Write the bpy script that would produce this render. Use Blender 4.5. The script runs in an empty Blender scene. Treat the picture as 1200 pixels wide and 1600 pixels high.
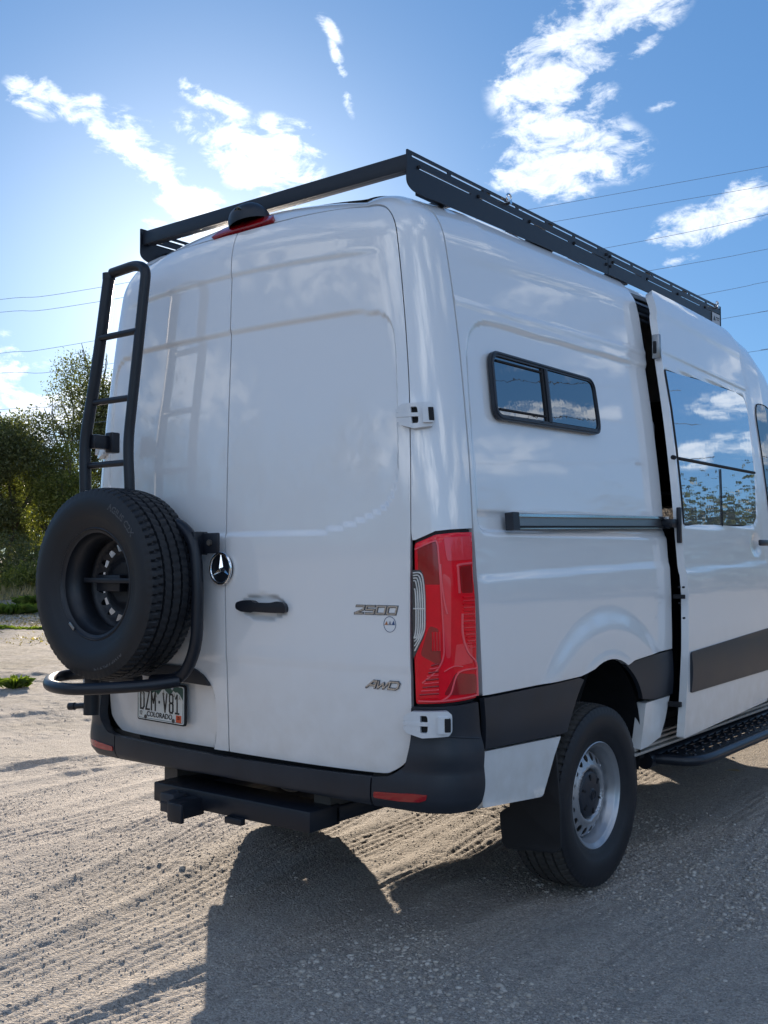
import bpy, bmesh, math, random
import numpy as np
from mathutils import Vector, Matrix, geometry, noise as mnoise
random.seed(7); rng=np.random.default_rng(7)
SC=bpy.context.scene
COL=SC.collection
rad=math.radians
# ------------------------------------------------------------------ camera, sky, sun, exposure
SUN_AZ=47.0      # degrees left of +Y
SUN_EL=12.6
cam=bpy.data.cameras.new('camera'); co=bpy.data.objects.new('camera',cam); COL.objects.link(co); SC.camera=co
CAMP=(2.9934,-2.8408,1.3983)
_R=Vector((0.7901482,0.6129070,-0.0032971)); _U=Vector((0.0283377,-0.0311578,0.9991127)); _F=Vector((-0.6122604,0.7895405,0.0419877))
m=Matrix((( _R.x,_U.x,-_F.x,CAMP[0]),(_R.y,_U.y,-_F.y,CAMP[1]),(_R.z,_U.z,-_F.z,CAMP[2]),(0,0,0,1)))
co.matrix_world=m
cam.sensor_fit='VERTICAL'; cam.sensor_height=36; cam.lens=36*1633.4/1600; cam.clip_end=6000; cam.clip_start=.05
SC.render.resolution_x=768; SC.render.resolution_y=1024
SC.view_settings.view_transform='Standard'; SC.view_settings.look='None'; SC.view_settings.gamma=1; SC.view_settings.use_curve_mapping=False
SC.view_settings.exposure=1.86
sun=bpy.data.lights.new('sun','SUN'); so=bpy.data.objects.new('sun',sun); COL.objects.link(so)
sun.energy=2.9; sun.angle=rad(.53); sun.color=(1,.85,.68)
sd=Vector((-math.sin(rad(SUN_AZ))*math.cos(rad(SUN_EL)),math.cos(rad(SUN_AZ))*math.cos(rad(SUN_EL)),math.sin(rad(SUN_EL))))
so.rotation_euler=sd.to_track_quat('Z','Y').to_euler()
W=bpy.data.worlds.new('World'); SC.world=W; W.use_nodes=True
nt=W.node_tree; N=nt.nodes; Lk=nt.links; N.clear()
out=N.new('ShaderNodeOutputWorld'); bg=N.new('ShaderNodeBackground'); bg.inputs['Strength'].default_value=.066
Lk.new(bg.outputs[0],out.inputs[0])
sky=N.new('ShaderNodeTexSky'); sky.sky_type='NISHITA'; sky.sun_disc=False
sky.sun_elevation=rad(SUN_EL); sky.sun_rotation=rad(-SUN_AZ); sky.altitude=1600; sky.air_density=1.0; sky.dust_density=1.0; sky.ozone_density=3.0
geo=N.new('ShaderNodeNewGeometry'); tc=N.new('ShaderNodeTexCoord')
DIR=tc.outputs['Generated']
def wn(kind,**kw):
    n=N.new(kind)
    for k,v in kw.items(): setattr(n,k,v)
    return n
def math_(op,a,b=None,c=None,clamp=False):
    n=wn('ShaderNodeMath',operation=op,use_clamp=clamp)
    for i,x in enumerate((a,b,c)):
        if x is None: continue
        if isinstance(x,(int,float)): n.inputs[i].default_value=x
        else: Lk.new(x,n.inputs[i])
    return n.outputs[0]
# (azimuth, elevation, tilt, half length, half height) of each cloud, degrees
CL=[(-56.3,23.1,-5,1.5,0.95),(-53.2,22.1,-35,1.91,0.96),(-51.6,21.3,-28,2.58,1.23),(-49.6,19.9,-40,1.80,0.79),(-47.2,23.7,-22,2.00,0.65),(-46.2,21.9,-15,2.78,0.92),(-44.8,20.7,-30,3.2,1.45),(-42.9,22.0,-20,1.97,0.86),(-43.0,20.2,-25,2.3,1.2),(-48.2,18.6,-25,2.32,0.93),(-47.0,17.7,-10,2.2,.8),(-50.2,17.4,-10,0.99,0.36),(-28.4,24.7,20,3.04,1.92),(-27.4,26.1,25,3.79,1.58),(-24.4,27.0,15,2.79,1.24),(-27.7,22.6,-60,2.92,2.43),(-26.4,21.1,-10,2.93,1.47),(-29.1,20.5,-20,2.80,1.48),(-30.8,20.0,-20,1.99,0.73),(-22.6,22.9,12,0.8,0.30),(-27.0,19.2,-30,0.99,0.36),(-20.8,17.0,10,2.43,0.91),(-18.7,17.8,20,2.24,1.02),(-21.7,16.5,0,1.63,0.59),(-21.9,15.3,5,1.15,0.36),(-40.2,25.6,-70,1.5,0.30),(-40.8,27.3,-50,1.11,0.35),(-39.9,24.3,-72,1.3,0.30),(-56.6,23.8,0,0.43,0.25),(-22.9,26.1,40,1.86,0.43),(-56.7,7.4,0,4.30,1.49),(-53.8,8.5,20,2.01,0.84),(-62.5,10.0,0,6.32,1.90),
 (27.5,14.2,-4,2.8,1.1),(23.8,13.8,0,1.8,.9),(11,12.4,0,2.4,.9),(12.3,9.4,0,3.8,1.0),(9.5,14.6,0,1.8,.9),(24,29,0,4,1.5),(17.5,25,0,2.2,1.1),(21.5,22.5,5,4,1.2),(20,18.0,0,6,1.3),(20,33,-15,6,2.5),(34,12,5,9,2.0),(45,27,12,8,3),(60,14,-4,12,3.2),(75,34,20,9,4),(95,18,0,12,3.5),(130,25,-12,14,5),(165,14,0,12,3),(200,20,14,10,3.2),(235,12,0,13,3),(222,34,-20,9,4),(265,22,10,9,3),(-5,24,-14,5,1.8),(-85,26,10,8,2.5),(150,50,20,14,7),(40,55,-20,12,6),(180,26,-8,16,6),(110,30,12,14,6),(140,12,0,18,4),(205,48,10,16,8),(250,42,-20,12,7),(70,50,15,12,6),(190,9,0,20,3),(80,10,0,16,3),(120,62,0,14,8),(280,30,12,10,4),(165,36,6,16,6),(215,22,0,14,4),(100,44,-12,12,7)]  # unseen clouds: some mirrored in the glass, the larger added to brighten the van
mask=None
for az,el,tilt,a,b in CL:
    A=rad(az); E_=rad(el)
    c=Vector((math.sin(A)*math.cos(E_),math.cos(A)*math.cos(E_),math.sin(E_)))
    r=c.cross(Vector((0,0,1))).normalized(); u=r.cross(c).normalized()
    T=rad(tilt); ax=(r*math.cos(T)+u*math.sin(T)); ay=(-r*math.sin(T)+u*math.cos(T))
    M=Matrix((ax,ay,c)).transposed()
    if M.determinant()<0: M=Matrix((ax,ay,-c)).transposed()
    mp=wn('ShaderNodeMapping',vector_type='TEXTURE')
    mp.inputs['Location'].default_value=c; mp.inputs['Rotation'].default_value=M.to_euler(); mp.inputs['Scale'].default_value=(rad(a)*1.38,rad(b)*1.5,.6)
    Lk.new(DIR,mp.inputs['Vector'])
    g=wn('ShaderNodeTexGradient',gradient_type='SPHERICAL'); Lk.new(mp.outputs[0],g.inputs[0])
    gf=g.outputs['Fac'] if b>.85 else math_('MULTIPLY',g.outputs['Fac'],.38+.62*b)
    mask=gf if mask is None else math_('SMOOTH_MAX',mask,gf,.05)
mpn=wn('ShaderNodeMapping'); mpn.inputs['Scale'].default_value=(1,1,1.9); Lk.new(DIR,mpn.inputs['Vector'])
def noise_(scale,detail,rough,dist=0,src=None):
    n=wn('ShaderNodeTexNoise'); n.inputs['Scale'].default_value=scale; n.inputs['Detail'].default_value=detail; n.inputs['Roughness'].default_value=rough; n.inputs['Distortion'].default_value=dist
    Lk.new(src or mpn.outputs[0],n.inputs['Vector']); return n.outputs['Fac']
n1=noise_(26,9,.66,.35); n2=noise_(9,4,.6,.2)
nn=math_('ADD',math_('MULTIPLY',math_('SUBTRACT',n1,.5),4.6),math_('MULTIPLY',math_('SUBTRACT',n2,.5),1.6))
# wispy, low-contrast wider veil of the same fields
d0=math_('ADD',math_('MULTIPLY',mask,1.55),nn)
dens=math_('MULTIPLY',math_('SUBTRACT',d0,.36),.95,clamp=True)
gate=math_('MULTIPLY',math_('SUBTRACT',mask,.10),5.0,clamp=True)
dens=math_('MULTIPLY',dens,gate)
dens=math_('POWER',dens,1.3)
core=math_('MULTIPLY',math_('SUBTRACT',d0,.95),1.3,clamp=True)
n3=noise_(34,6,.6,.3); corev=math_('MULTIPLY',core,math_('MULTIPLY',n3,1.5,clamp=True))
cc=wn('ShaderNodeMix',data_type='RGBA'); cc.inputs[6].default_value=(7.3,7.6,7.9,1); cc.inputs[7].default_value=(3.8,4.4,5.5,1)
Lk.new(corev,cc.inputs[0])
# forward scattering: clouds near the sun glow
sv=wn('ShaderNodeVectorMath',operation='DOT_PRODUCT'); Lk.new(DIR,sv.inputs[0]); sv.inputs[1].default_value=sd
glow=math_('POWER',math_('MAXIMUM',sv.outputs['Value'],0),26)
gl=wn('ShaderNodeVectorMath',operation='SCALE'); Lk.new(cc.outputs[2],gl.inputs[0]); front=math_('MAXIMUM',math_('MULTIPLY',sv.outputs['Value'],-1.0),0)   # front-lit clouds opposite the sun, brightened to lift the van's shaded side
Lk.new(math_('MULTIPLY_ADD',front,1.0,math_('MULTIPLY_ADD',glow,.35,.76)),gl.inputs['Scale'])
tint=wn('ShaderNodeMix',data_type='RGBA',blend_type='MULTIPLY'); tint.inputs[0].default_value=1; tint.inputs[7].default_value=(.66,1.0,1.38,1)
gm=wn('ShaderNodeGamma'); gm.inputs[1].default_value=.50; Lk.new(sky.outputs[0],gm.inputs[0])
hs_=wn('ShaderNodeHueSaturation'); hs_.inputs['Saturation'].default_value=1.32; Lk.new(gm.outputs[0],hs_.inputs['Color'])
Lk.new(hs_.outputs[0],tint.inputs[6])
# aureole of the low sun in the thin haze
au=math_('ADD',math_('MULTIPLY',math_('POWER',math_('MAXIMUM',sv.outputs['Value'],0),60),2.3),math_('MULTIPLY',math_('POWER',math_('MAXIMUM',sv.outputs['Value'],0),700),8.0))
av=wn('ShaderNodeVectorMath',operation='SCALE'); av.inputs[0].default_value=(1.0,.96,.90); Lk.new(au,av.inputs['Scale'])
ad=wn('ShaderNodeVectorMath',operation='ADD'); Lk.new(tint.outputs[2],ad.inputs[0]); Lk.new(av.outputs[0],ad.inputs[1])
mx=wn('ShaderNodeMix',data_type='RGBA'); Lk.new(dens,mx.inputs[0]); Lk.new(ad.outputs[0],mx.inputs[6]); Lk.new(gl.outputs[0],mx.inputs[7])
Lk.new(mx.outputs[2],bg.inputs['Color'])
# ------------------------------------------------------------------ materials
def mat(name,base=(.5,.5,.5),rough=.5,metal=0,coat=0,coat_r=.03,spec=.5,nscale=0,namt=0,bump=0,bscale=200,trans=0,ior=1.45,dirt=0,detail=4,bumpd=.001):
    M=bpy.data.materials.new(name); M.use_nodes=True; n=M.node_tree.nodes; l=M.node_tree.links
    P=n['Principled BSDF']; P.inputs['Base Color'].default_value=(*base,1); P.inputs['Roughness'].default_value=rough; P.inputs['Metallic'].default_value=metal
    P.inputs['Coat Weight'].default_value=coat; P.inputs['Coat Roughness'].default_value=coat_r; P.inputs['Specular IOR Level'].default_value=spec; P.inputs['Transmission Weight'].default_value=trans; P.inputs['IOR'].default_value=ior
    t=n.new('ShaderNodeTexCoord')
    if namt:
        a=n.new('ShaderNodeTexNoise'); a.inputs['Scale'].default_value=nscale; a.inputs['Detail'].default_value=detail; l.new(t.outputs['Object'],a.inputs[0])
        x=n.new('ShaderNodeMix'); x.data_type='RGBA'; x.inputs[6].default_value=(*[c*(1-namt) for c in base],1); x.inputs[7].default_value=(*[min(1,c*(1+namt)) for c in base],1)
        l.new(a.outputs['Fac'],x.inputs[0]); l.new(x.outputs[2],P.inputs['Base Color'])
        r=n.new('ShaderNodeMapRange'); r.inputs[3].default_value=rough*.85; r.inputs[4].default_value=min(1,rough*1.15); l.new(a.outputs['Fac'],r.inputs[0]); l.new(r.outputs[0],P.inputs['Roughness'])
    if bump:
        b=n.new('ShaderNodeTexNoise'); b.inputs['Scale'].default_value=bscale; b.inputs['Detail'].default_value=5; l.new(t.outputs['Object'],b.inputs[0])
        q=n.new('ShaderNodeBump'); q.inputs['Strength'].default_value=bump; q.inputs['Distance'].default_value=bumpd; l.new(b.outputs['Fac'],q.inputs['Height']); l.new(q.outputs[0],P.inputs['Normal'])
    return M
def paint_mat():
    M=mat('white_paint',(.86,.86,.86),.42,coat=1,coat_r=.03); M.node_tree.nodes['Principled BSDF'].inputs['Coat IOR'].default_value=1.85
    n=M.node_tree.nodes; l=M.node_tree.links; P=n['Principled BSDF']
    t=n.new('ShaderNodeTexCoord'); 
    a=n.new('ShaderNodeTexNoise'); a.inputs['Scale'].default_value=1.6; a.inputs['Detail'].default_value=2; l.new(t.outputs['Object'],a.inputs[0])
    q=n.new('ShaderNodeBump'); q.inputs['Strength'].default_value=.16; q.inputs['Distance'].default_value=.02; l.new(a.outputs['Fac'],q.inputs['Height']); l.new(q.outputs[0],P.inputs['Coat Normal'])
    # road dust low down on the body
    s=n.new('ShaderNodeSeparateXYZ'); g=n.new('ShaderNodeNewGeometry'); l.new(g.outputs['Position'],s.inputs[0])
    r=n.new('ShaderNodeMapRange'); r.inputs[1].default_value=1.05; r.inputs[2].default_value=.48; r.inputs[3].default_value=0.03; r.inputs[4].default_value=.8; l.new(s.outputs[2],r.inputs[0])
    b=n.new('ShaderNodeTexNoise'); b.inputs['Scale'].default_value=14; b.inputs['Detail'].default_value=7; l.new(t.outputs['Object'],b.inputs[0])
    mm=n.new('ShaderNodeMath'); mm.operation='MULTIPLY'; l.new(r.outputs[0],mm.inputs[0]); l.new(b.outputs['Fac'],mm.inputs[1])
    x=n.new('ShaderNodeMix'); x.data_type='RGBA'; x.inputs[6].default_value=(.86,.86,.86,1); x.inputs[7].default_value=(.52,.46,.38,1); l.new(mm.outputs[0],x.inputs[0]); l.new(x.outputs[2],P.inputs['Base Color'])
    rr=n.new('ShaderNodeMath'); rr.operation='MULTIPLY_ADD'; l.new(mm.outputs[0],rr.inputs[0]); rr.inputs[1].default_value=.5; rr.inputs[2].default_value=.03; l.new(rr.outputs[0],P.inputs['Coat Roughness'])
    return M
PAINT=paint_mat()
PLAS=mat('black_plastic',(.022,.026,.035),.38,nscale=7,namt=.45,detail=8,bump=.25,bscale=600,bumpd=.0006)
BLACK=mat('black_steel',(.011,.014,.021),.34,nscale=25,namt=.2,bump=.2,bscale=500,bumpd=.0005)
DARK=mat('dark_lining_shade',(.012,.013,.016),.8,nscale=10,namt=.3)  # near-black: interior shade behind the gaps is put into this colour
GAP=mat('black_rubber',(.01,.01,.012),.7,nscale=30,namt=.2)
RUBBER=mat('tyre_rubber',(.010,.012,.016),.50,nscale=22,namt=.35,bump=.3,bscale=300,bumpd=.0008)
TREADD=mat('dusty_tread',(.060,.056,.052),.8,nscale=14,namt=.6,bump=.3,bscale=300,bumpd=.0008)
RUBBERD=mat('dusty_tyre_rubber',(.012,.013,.017),.50,nscale=14,namt=.5,bump=.3,bscale=300,bumpd=.0008)
LETTER=mat('tyre_lettering',(.075,.078,.085),.5,nscale=60,namt=.2)
SILVER=mat('silver_steel',(.40,.41,.43),.34,metal=.65,coat=.3,nscale=30,namt=.1)
RIMB=mat('black_rim',(.014,.016,.021),.38,nscale=30,namt=.2)
CHROME=mat('chrome',(.80,.81,.82),.10,metal=1,nscale=60,namt=.04)
ALU=mat('aluminium_rail',(.34,.35,.36),.3,metal=.9,nscale=60,namt=.08)
GLASS=mat('tinted_glass',(.010,.014,.018),.012,spec=.9,ior=2.5,nscale=3,namt=.1,bump=.25,bscale=2.2,bumpd=.006)
FILM=mat('mirrored_privacy_glass',(.62,.66,.70),.012,metal=.85,nscale=3,namt=.05,bump=.16,bscale=2.0,bumpd=.005)
RED=mat('red_lens',(.95,.003,.018),.22,coat=.6,coat_r=.02,spec=.2,nscale=20,namt=.2)
REDB=mat('bright_red_lens',(1.0,.035,.055),.14,coat=1,nscale=20,namt=.15)
REDD=mat('dark_red_lens',(.34,.001,.006),.12,coat=1,nscale=20,namt=.2)
GUIDE=mat('light_guide_red',(1.0,.11,.13),.15,coat=1,nscale=20,namt=.1)
CLEAR=mat('clear_lens_reflector',(.80,.80,.76),.16,metal=.3,coat=1,nscale=30,namt=.3)
CLEARD=mat('dark_lens_recess',(.05,.055,.065),.2,metal=.3,coat=1,nscale=30,namt=.2)
HINGE=mat('white_hinge_paint',(.72,.73,.74),.32,coat=.6,nscale=40,namt=.06)
PLW=mat('plate_white',(.74,.76,.74),.35,coat=.3,nscale=40,namt=.06)
PLG=mat('plate_green',(.03,.10,.075),.35,coat=.3,nscale=40,namt=.1)
INK=mat('plate_ink',(.012,.012,.012),.4,nscale=40,namt=.1)
ORANGE=mat('orange_sticker',(.75,.10,.03),.4,nscale=40,namt=.1)
STICK=mat('sticker_grey',(.45,.47,.5),.4,nscale=40,namt=.1)
MUD=mat('mud_flap_rubber',(.014,.014,.016),.6,nscale=20,namt=.3)
LINER=mat('arch_liner',(.016,.017,.020),.75,nscale=15,namt=.4,bump=.3,bscale=90,bumpd=.003)
UNDER=mat('underbody_metal',(.10,.09,.08),.6,metal=.3,nscale=12,namt=.4)
BARK=mat('bark',(.085,.065,.048),.9,nscale=9,namt=.4,bump=.8,bscale=30,bumpd=.02)
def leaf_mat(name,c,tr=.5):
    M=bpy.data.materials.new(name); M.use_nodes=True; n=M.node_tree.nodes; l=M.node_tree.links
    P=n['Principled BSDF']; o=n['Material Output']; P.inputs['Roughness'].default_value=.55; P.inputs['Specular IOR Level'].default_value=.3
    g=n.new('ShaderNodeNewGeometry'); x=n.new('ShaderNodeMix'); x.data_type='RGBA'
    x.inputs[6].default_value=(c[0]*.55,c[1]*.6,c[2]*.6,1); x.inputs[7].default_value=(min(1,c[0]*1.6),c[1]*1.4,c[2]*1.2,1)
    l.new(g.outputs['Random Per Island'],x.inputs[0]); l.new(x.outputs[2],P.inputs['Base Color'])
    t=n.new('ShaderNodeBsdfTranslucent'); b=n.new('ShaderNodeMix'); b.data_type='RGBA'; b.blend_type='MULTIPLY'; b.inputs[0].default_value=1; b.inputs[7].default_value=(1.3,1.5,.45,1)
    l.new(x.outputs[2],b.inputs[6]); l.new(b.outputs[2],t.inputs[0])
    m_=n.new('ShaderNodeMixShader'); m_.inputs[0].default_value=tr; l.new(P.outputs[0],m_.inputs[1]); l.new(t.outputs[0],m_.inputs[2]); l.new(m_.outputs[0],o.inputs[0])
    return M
LEAF=leaf_mat('cottonwood_leaf',(.12,.135,.07),.4)
LEAF2=leaf_mat('yellowing_leaf',(.17,.185,.065),.5)
LEAF3=leaf_mat('dark_brush_leaf',(.085,.095,.050),.4)
LEAFD=leaf_mat('dark_olive_leaf',(.050,.062,.032),.3)  # even dark olive for the lines of trees mirrored in the van
WEED=leaf_mat('weed_leaf',(.14,.19,.045),.55)
STRAW=leaf_mat('dry_grass',(.27,.22,.14),.35)
TWIG=mat('dry_leaf',(.42,.33,.20),.7,nscale=40,namt=.2)
# ------------------------------------------------------------------ mesh helpers
def link(name,verts,faces,material,parent=None,normals=None,smooth=False,mats=None,fmat=None):
    me=bpy.data.meshes.new(name)
    me.from_pydata([tuple(v) for v in verts],[],[tuple(int(i) for i in f) for f in faces]); 
    me.materials.append(material)
    for q in (mats or []): me.materials.append(q)
    if fmat is not None: me.polygons.foreach_set('material_index',np.asarray(fmat,np.int32))
    if smooth or normals is not None: me.polygons.foreach_set('use_smooth',[True]*len(me.polygons))
    me.update()
    if normals is not None: me.normals_split_custom_set_from_vertices([tuple(n) for n in normals])
    o=bpy.data.objects.new(name,me); COL.objects.link(o)
    if parent is not None: o.parent=parent
    return o
class MB:
    def __init__(s): s.v=[]; s.f=[]
    def add(s,v,f):
        k=len(s.v); s.v+= [tuple(map(float,p)) for p in v]; s.f+=[tuple(i+k for i in q) for q in f]
    def box(s,c,h,M=None,bev=0.0):
        c=Vector(c); hx,hy,hz=h
        if bev<=0:
            P=[Vector((x,y,z)) for x in(-hx,hx) for y in(-hy,hy) for z in(-hz,hz)]
            F=[(0,1,3,2),(4,6,7,5),(0,4,5,1),(2,3,7,6),(0,2,6,4),(1,5,7,3)]
        else:
            b=bev; bm=bmesh.new(); bmesh.ops.create_cube(bm,size=2)
            for v in bm.verts: v.co=Vector((v.co.x*hx,v.co.y*hy,v.co.z*hz))
            bmesh.ops.bevel(bm,geom=bm.edges[:],offset=b,segments=2,affect='EDGES',profile=.5)
            bm.verts.index_update(); P=[v.co.copy() for v in bm.verts]; F=[tuple(v.index for v in f.verts) for f in bm.faces]; bm.free()
        if M is not None: P=[M@p for p in P]
        s.add([p+c for p in P],F); return s
    def tube(s,pts,r,n=14,cap=True,closed=False):
        pts=[Vector(p) for p in pts]; m=len(pts); V=[];F=[]
        up=None
        for i,p in enumerate(pts):
            if closed: t=(pts[(i+1)%m]-pts[i-1])
            else: t=(pts[min(i+1,m-1)]-pts[max(i-1,0)])
            t.normalize()
            if up is None:
                a=Vector((0,0,1)) if abs(t.z)<.9 else Vector((1,0,0)); up=(a-t*a.dot(t)).normalized()
            else: up=(up-t*up.dot(t)).normalized()
            w=t.cross(up); rr=r[i] if isinstance(r,(list,tuple)) else r
            for k in range(n):
                A=2*math.pi*k/n; V.append(p+up*math.cos(A)*rr+w*math.sin(A)*rr)
        for i in range(m if closed else m-1):
            for k in range(n):
                a=i*n+k; b=i*n+(k+1)%n; j=(i+1)%m
                F.append((a,b,j*n+(k+1)%n,j*n+k))
        if cap and not closed: F.append(tuple(range(n))[::-1]); F.append(tuple((m-1)*n+k for k in range(n)))
        s.add(V,F); return s
    def prism(s,poly,fn,d0,d1):
        """poly: 2d points; fn(p,d) -> 3d point"""
        n=len(poly); tri=geometry.tessellate_polygon([[Vector((p[0],p[1],0)) for p in poly]])
        V=[fn(p,d0) for p in poly]+[fn(p,d1) for p in poly]
        F=[t for t in tri]+[tuple(i+n for i in t)[::-1] for t in tri]+[(i,(i+1)%n,(i+1)%n+n,i+n) for i in range(n)]
        s.add(V,F); return s
    def build(s,name,material,parent=None,smooth=False,auto=None):
        me=bpy.data.meshes.new(name); me.from_pydata(s.v,[],s.f); me.materials.append(material)
        bm=bmesh.new(); bm.from_mesh(me); bmesh.ops.recalc_face_normals(bm,faces=bm.faces[:]); bm.to_mesh(me); bm.free()
        if smooth:
            me.polygons.foreach_set('use_smooth',[True]*len(me.polygons))
            try: me.set_sharp_from_angle(angle=rad(auto or 40))
            except Exception: pass
        o=bpy.data.objects.new(name,me); COL.objects.link(o)
        if parent is not None: o.parent=parent
        return o
def arc_pts(pts,r,n=7):
    """round the inner corners of an open 3d polyline"""
    pts=[Vector(p) for p in pts]; out=[pts[0]]
    for i in range(1,len(pts)-1):
        a,b,c=pts[i-1],pts[i],pts[i+1]; rr=r[i-1] if isinstance(r,(list,tuple)) else r
        u=(a-b); v=(c-b); d=min(rr,u.length*.49,v.length*.49); u.normalize(); v.normalize()
        p0=b+u*d; p1=b+v*d
        for k in range(n+1):
            t=k/n; out.append(p0*(1-t)**2+b*2*t*(1-t)+p1*t*t)
    out.append(pts[-1]); return out
def rpoly(pts,r,n=5):
    """round a closed 2d polygon"""
    out=[]; m=len(pts)
    for i in range(m):
        a,b,c=Vector(pts[i-1]),Vector(pts[i]),Vector(pts[(i+1)%m]); rr=r[i] if isinstance(r,(list,tuple)) else r
        u=a-b; v=c-b; d=min(rr,u.length*.49,v.length*.49)
        if d<1e-5: out.append((b.x,b.y)); continue
        u.normalize(); v.normalize(); p0=b+u*d; p1=b+v*d
        for k in range(n+1):
            t=k/n; q=p0*(1-t)**2+b*2*t*(1-t)+p1*t*t; out.append((q.x,q.y))
    return out
def dens(poly,step):
    out=[]; m=len(poly)
    for i in range(m):
        a=np.array(poly[i]); b=np.array(poly[(i+1)%m]); k=max(1,int(np.ceil(np.linalg.norm(b-a)/step)))
        for j in range(k): out.append(tuple(a+(b-a)*j/k))
    return out
def inside(P,poly):
    x,y=P[:,0],P[:,1]; r=np.zeros(len(P),bool); m=len(poly)
    for i in range(m):
        x0,y0=poly[i]; x1,y1=poly[(i+1)%m]
        if y0==y1: continue
        c=((y0>y)!=(y1>y))&(x<(x1-x0)*(y-y0)/(y1-y0)+x0); r^=c
    return r
def pdist(P,poly,closed=True):
    d=np.full(len(P),1e9); m=len(poly)
    for i in range(m if closed else m-1):
        a=np.array(poly[i],float); b=np.array(poly[(i+1)%m],float); ab=b-a; L=ab@ab
        if L<1e-14: continue
        t=np.clip(((P-a)@ab)/L,0,1); d=np.minimum(d,np.linalg.norm(P-a-t[:,None]*ab,axis=1))
    return d
def sdf(s,t,poly,closed=True):
    """positive inside"""
    P=np.stack([np.ravel(s),np.ravel(t)],1); d=pdist(P,poly,closed)
    return (np.where(inside(P,poly),d,-d)).reshape(np.shape(s))
def sstep(a,b,x):
    t=np.clip((x-a)/(b-a),0,1); return t*t*(3-2*t)
def sheet(name,outline,F,material,parent,step=.03,holes=(),depth=.015,parent_mirror=False,bstep=None,fl_mat=None,inwards=None):
    """fill a 2d outline (minus holes) with a fine grid, lift it with F(u,v)->(points,normals), fold the rim inwards"""
    bs=bstep or step
    loops=[dens(l,bs) for l in [outline,*holes]]
    pts=[];edges=[]
    for l in loops:
        k=len(pts); pts+=l; edges+=[(k+i,k+(i+1)%len(l)) for i in range(len(l))]
    B=np.array(outline); x0,y0=B.min(0); x1,y1=B.max(0)
    gx=np.arange(x0+step*.5,x1,step); gy=np.arange(y0+step*.5,y1,step)
    G=np.array(np.meshgrid(gx,gy)).reshape(2,-1).T
    if len(G):
        ok=inside(G,outline)
        for h in holes: ok&=~inside(G,h)
        G=G[ok]
        if len(G):
            dd=np.min([pdist(G,l) for l in [outline,*holes]],axis=0); G=G[dd>step*.35]
    allp=[Vector(p) for p in pts]+[Vector(p) for p in G]
    r=geometry.delaunay_2d_cdt(allp,edges,[],0,1e-7)
    V=np.array([tuple(v) for v in r[0]]); T=np.array([f for f in r[2] if len(f)==3])
    C=V[T].mean(1); ok=inside(C,outline)
    for h in holes: ok&=~inside(C,h)
    T=T[ok]
    # consistent winding
    a=V[T[:,1]]-V[T[:,0]]; b=V[T[:,2]]-V[T[:,0]]; sgn=a[:,0]*b[:,1]-a[:,1]*b[:,0]
    T[sgn<0]=T[sgn<0][:,::-1]
    T=T[np.abs(sgn)>1e-12]
    P,Nn=F(V[:,0],V[:,1])
    # make the faces agree with the normals
    tn=np.cross(P[T[:,1]]-P[T[:,0]],P[T[:,2]]-P[T[:,0]]); 
    if (tn*Nn[T[:,0]]).sum()<0: T=T[:,::-1]
    verts=[*P]; norms=[*Nn]; faces=[tuple(t) for t in T]; fm=[0]*len(faces)
    if depth:
        for l in loops:
            A=np.array(l); Pp,Np=F(A[:,0],A[:,1]); k=len(verts); n=len(l)
            tan=np.roll(Pp,-1,0)-np.roll(Pp,1,0); side=np.cross(tan,Np); side/=np.linalg.norm(side,axis=1,keepdims=True)+1e-12
            ar=float((A[:,0]*np.roll(A[:,1],-1)-np.roll(A[:,0],-1)*A[:,1]).sum()); q1=A.mean(0)[None]; q2=F(q1[:,0]+1e-3,q1[:,1])[0]-F(q1[:,0],q1[:,1])[0]; q3=F(q1[:,0],q1[:,1]+1e-3)[0]-F(q1[:,0],q1[:,1])[0]
            hand=float((np.cross(q2,q3)*F(q1[:,0],q1[:,1])[1]).sum()); sgn_=(1 if ar>0 else -1)*(1 if hand>0 else -1)*(1 if l is loops[0] else -1); side=side*sgn_
            Q=Pp-Np*depth
            verts+=[*Pp,*Q]; norms+=[*side,*side]
            for i in range(n):
                j=(i+1)%n; faces.append((k+i,k+n+i,k+n+j,k+j) if sgn_>0 else (k+i,k+j,k+n+j,k+n+i)); fm.append(1 if fl_mat else 0)
    return link(name,verts,faces,material,parent,normals=norms,mats=[fl_mat] if fl_mat else None,fmat=fm)
# ------------------------------------------------------------------ the van's body surface
ZX=[0.30,.45,.70,1.00,1.25,1.48,1.72,2.00,2.20,2.40,2.55,2.60,2.80]
XX=[.955,.985,1.0,1.005,1.002,.992,.972,.940,.912,.880,.852,.842,.800]
ZY=[.30,.60,1.05,1.48,1.95,2.50,2.80]
YY=[.04,.030,.012,.003,.014,.040,.062]
_g=np.linspace(.25,2.9,531)
def _sm(a,n):
    k=np.hanning(n); k/=k.sum(); return np.convolve(np.pad(a,n//2,mode='edge'),k,'valid')[:len(a)]
_xg=_sm(np.interp(_g,ZX,XX),61); _yg=_sm(np.interp(_g,ZY,YY),91)
def xs(t): return np.interp(t,_g,_xg)
def yr(t): return np.interp(t,_g,_yg)
def insetf(t):
    q=np.clip((t-2.55)/.2,0,1); return .18*(1-np.sqrt(np.maximum(1-q*q,0)))
CR=.17; YC=.24
FY=[3.2,3.5,3.75,4.0,4.25,4.5,4.75,5.0,5.15,5.4,5.65,5.85,5.93]      # roofline falling over the cab
FZ=[2.80,2.80,2.765,2.68,2.50,2.27,1.98,1.66,1.46,1.34,1.22,1.02,.80]
FW=[1,1,.998,.99,.98,.97,.955,.94,.93,.92,.89,.82,.70]
def rise(y): return np.interp(y,[.22,.6,1.5,2.4,3.2],[.0,.030,.052,.070,.075])
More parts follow.
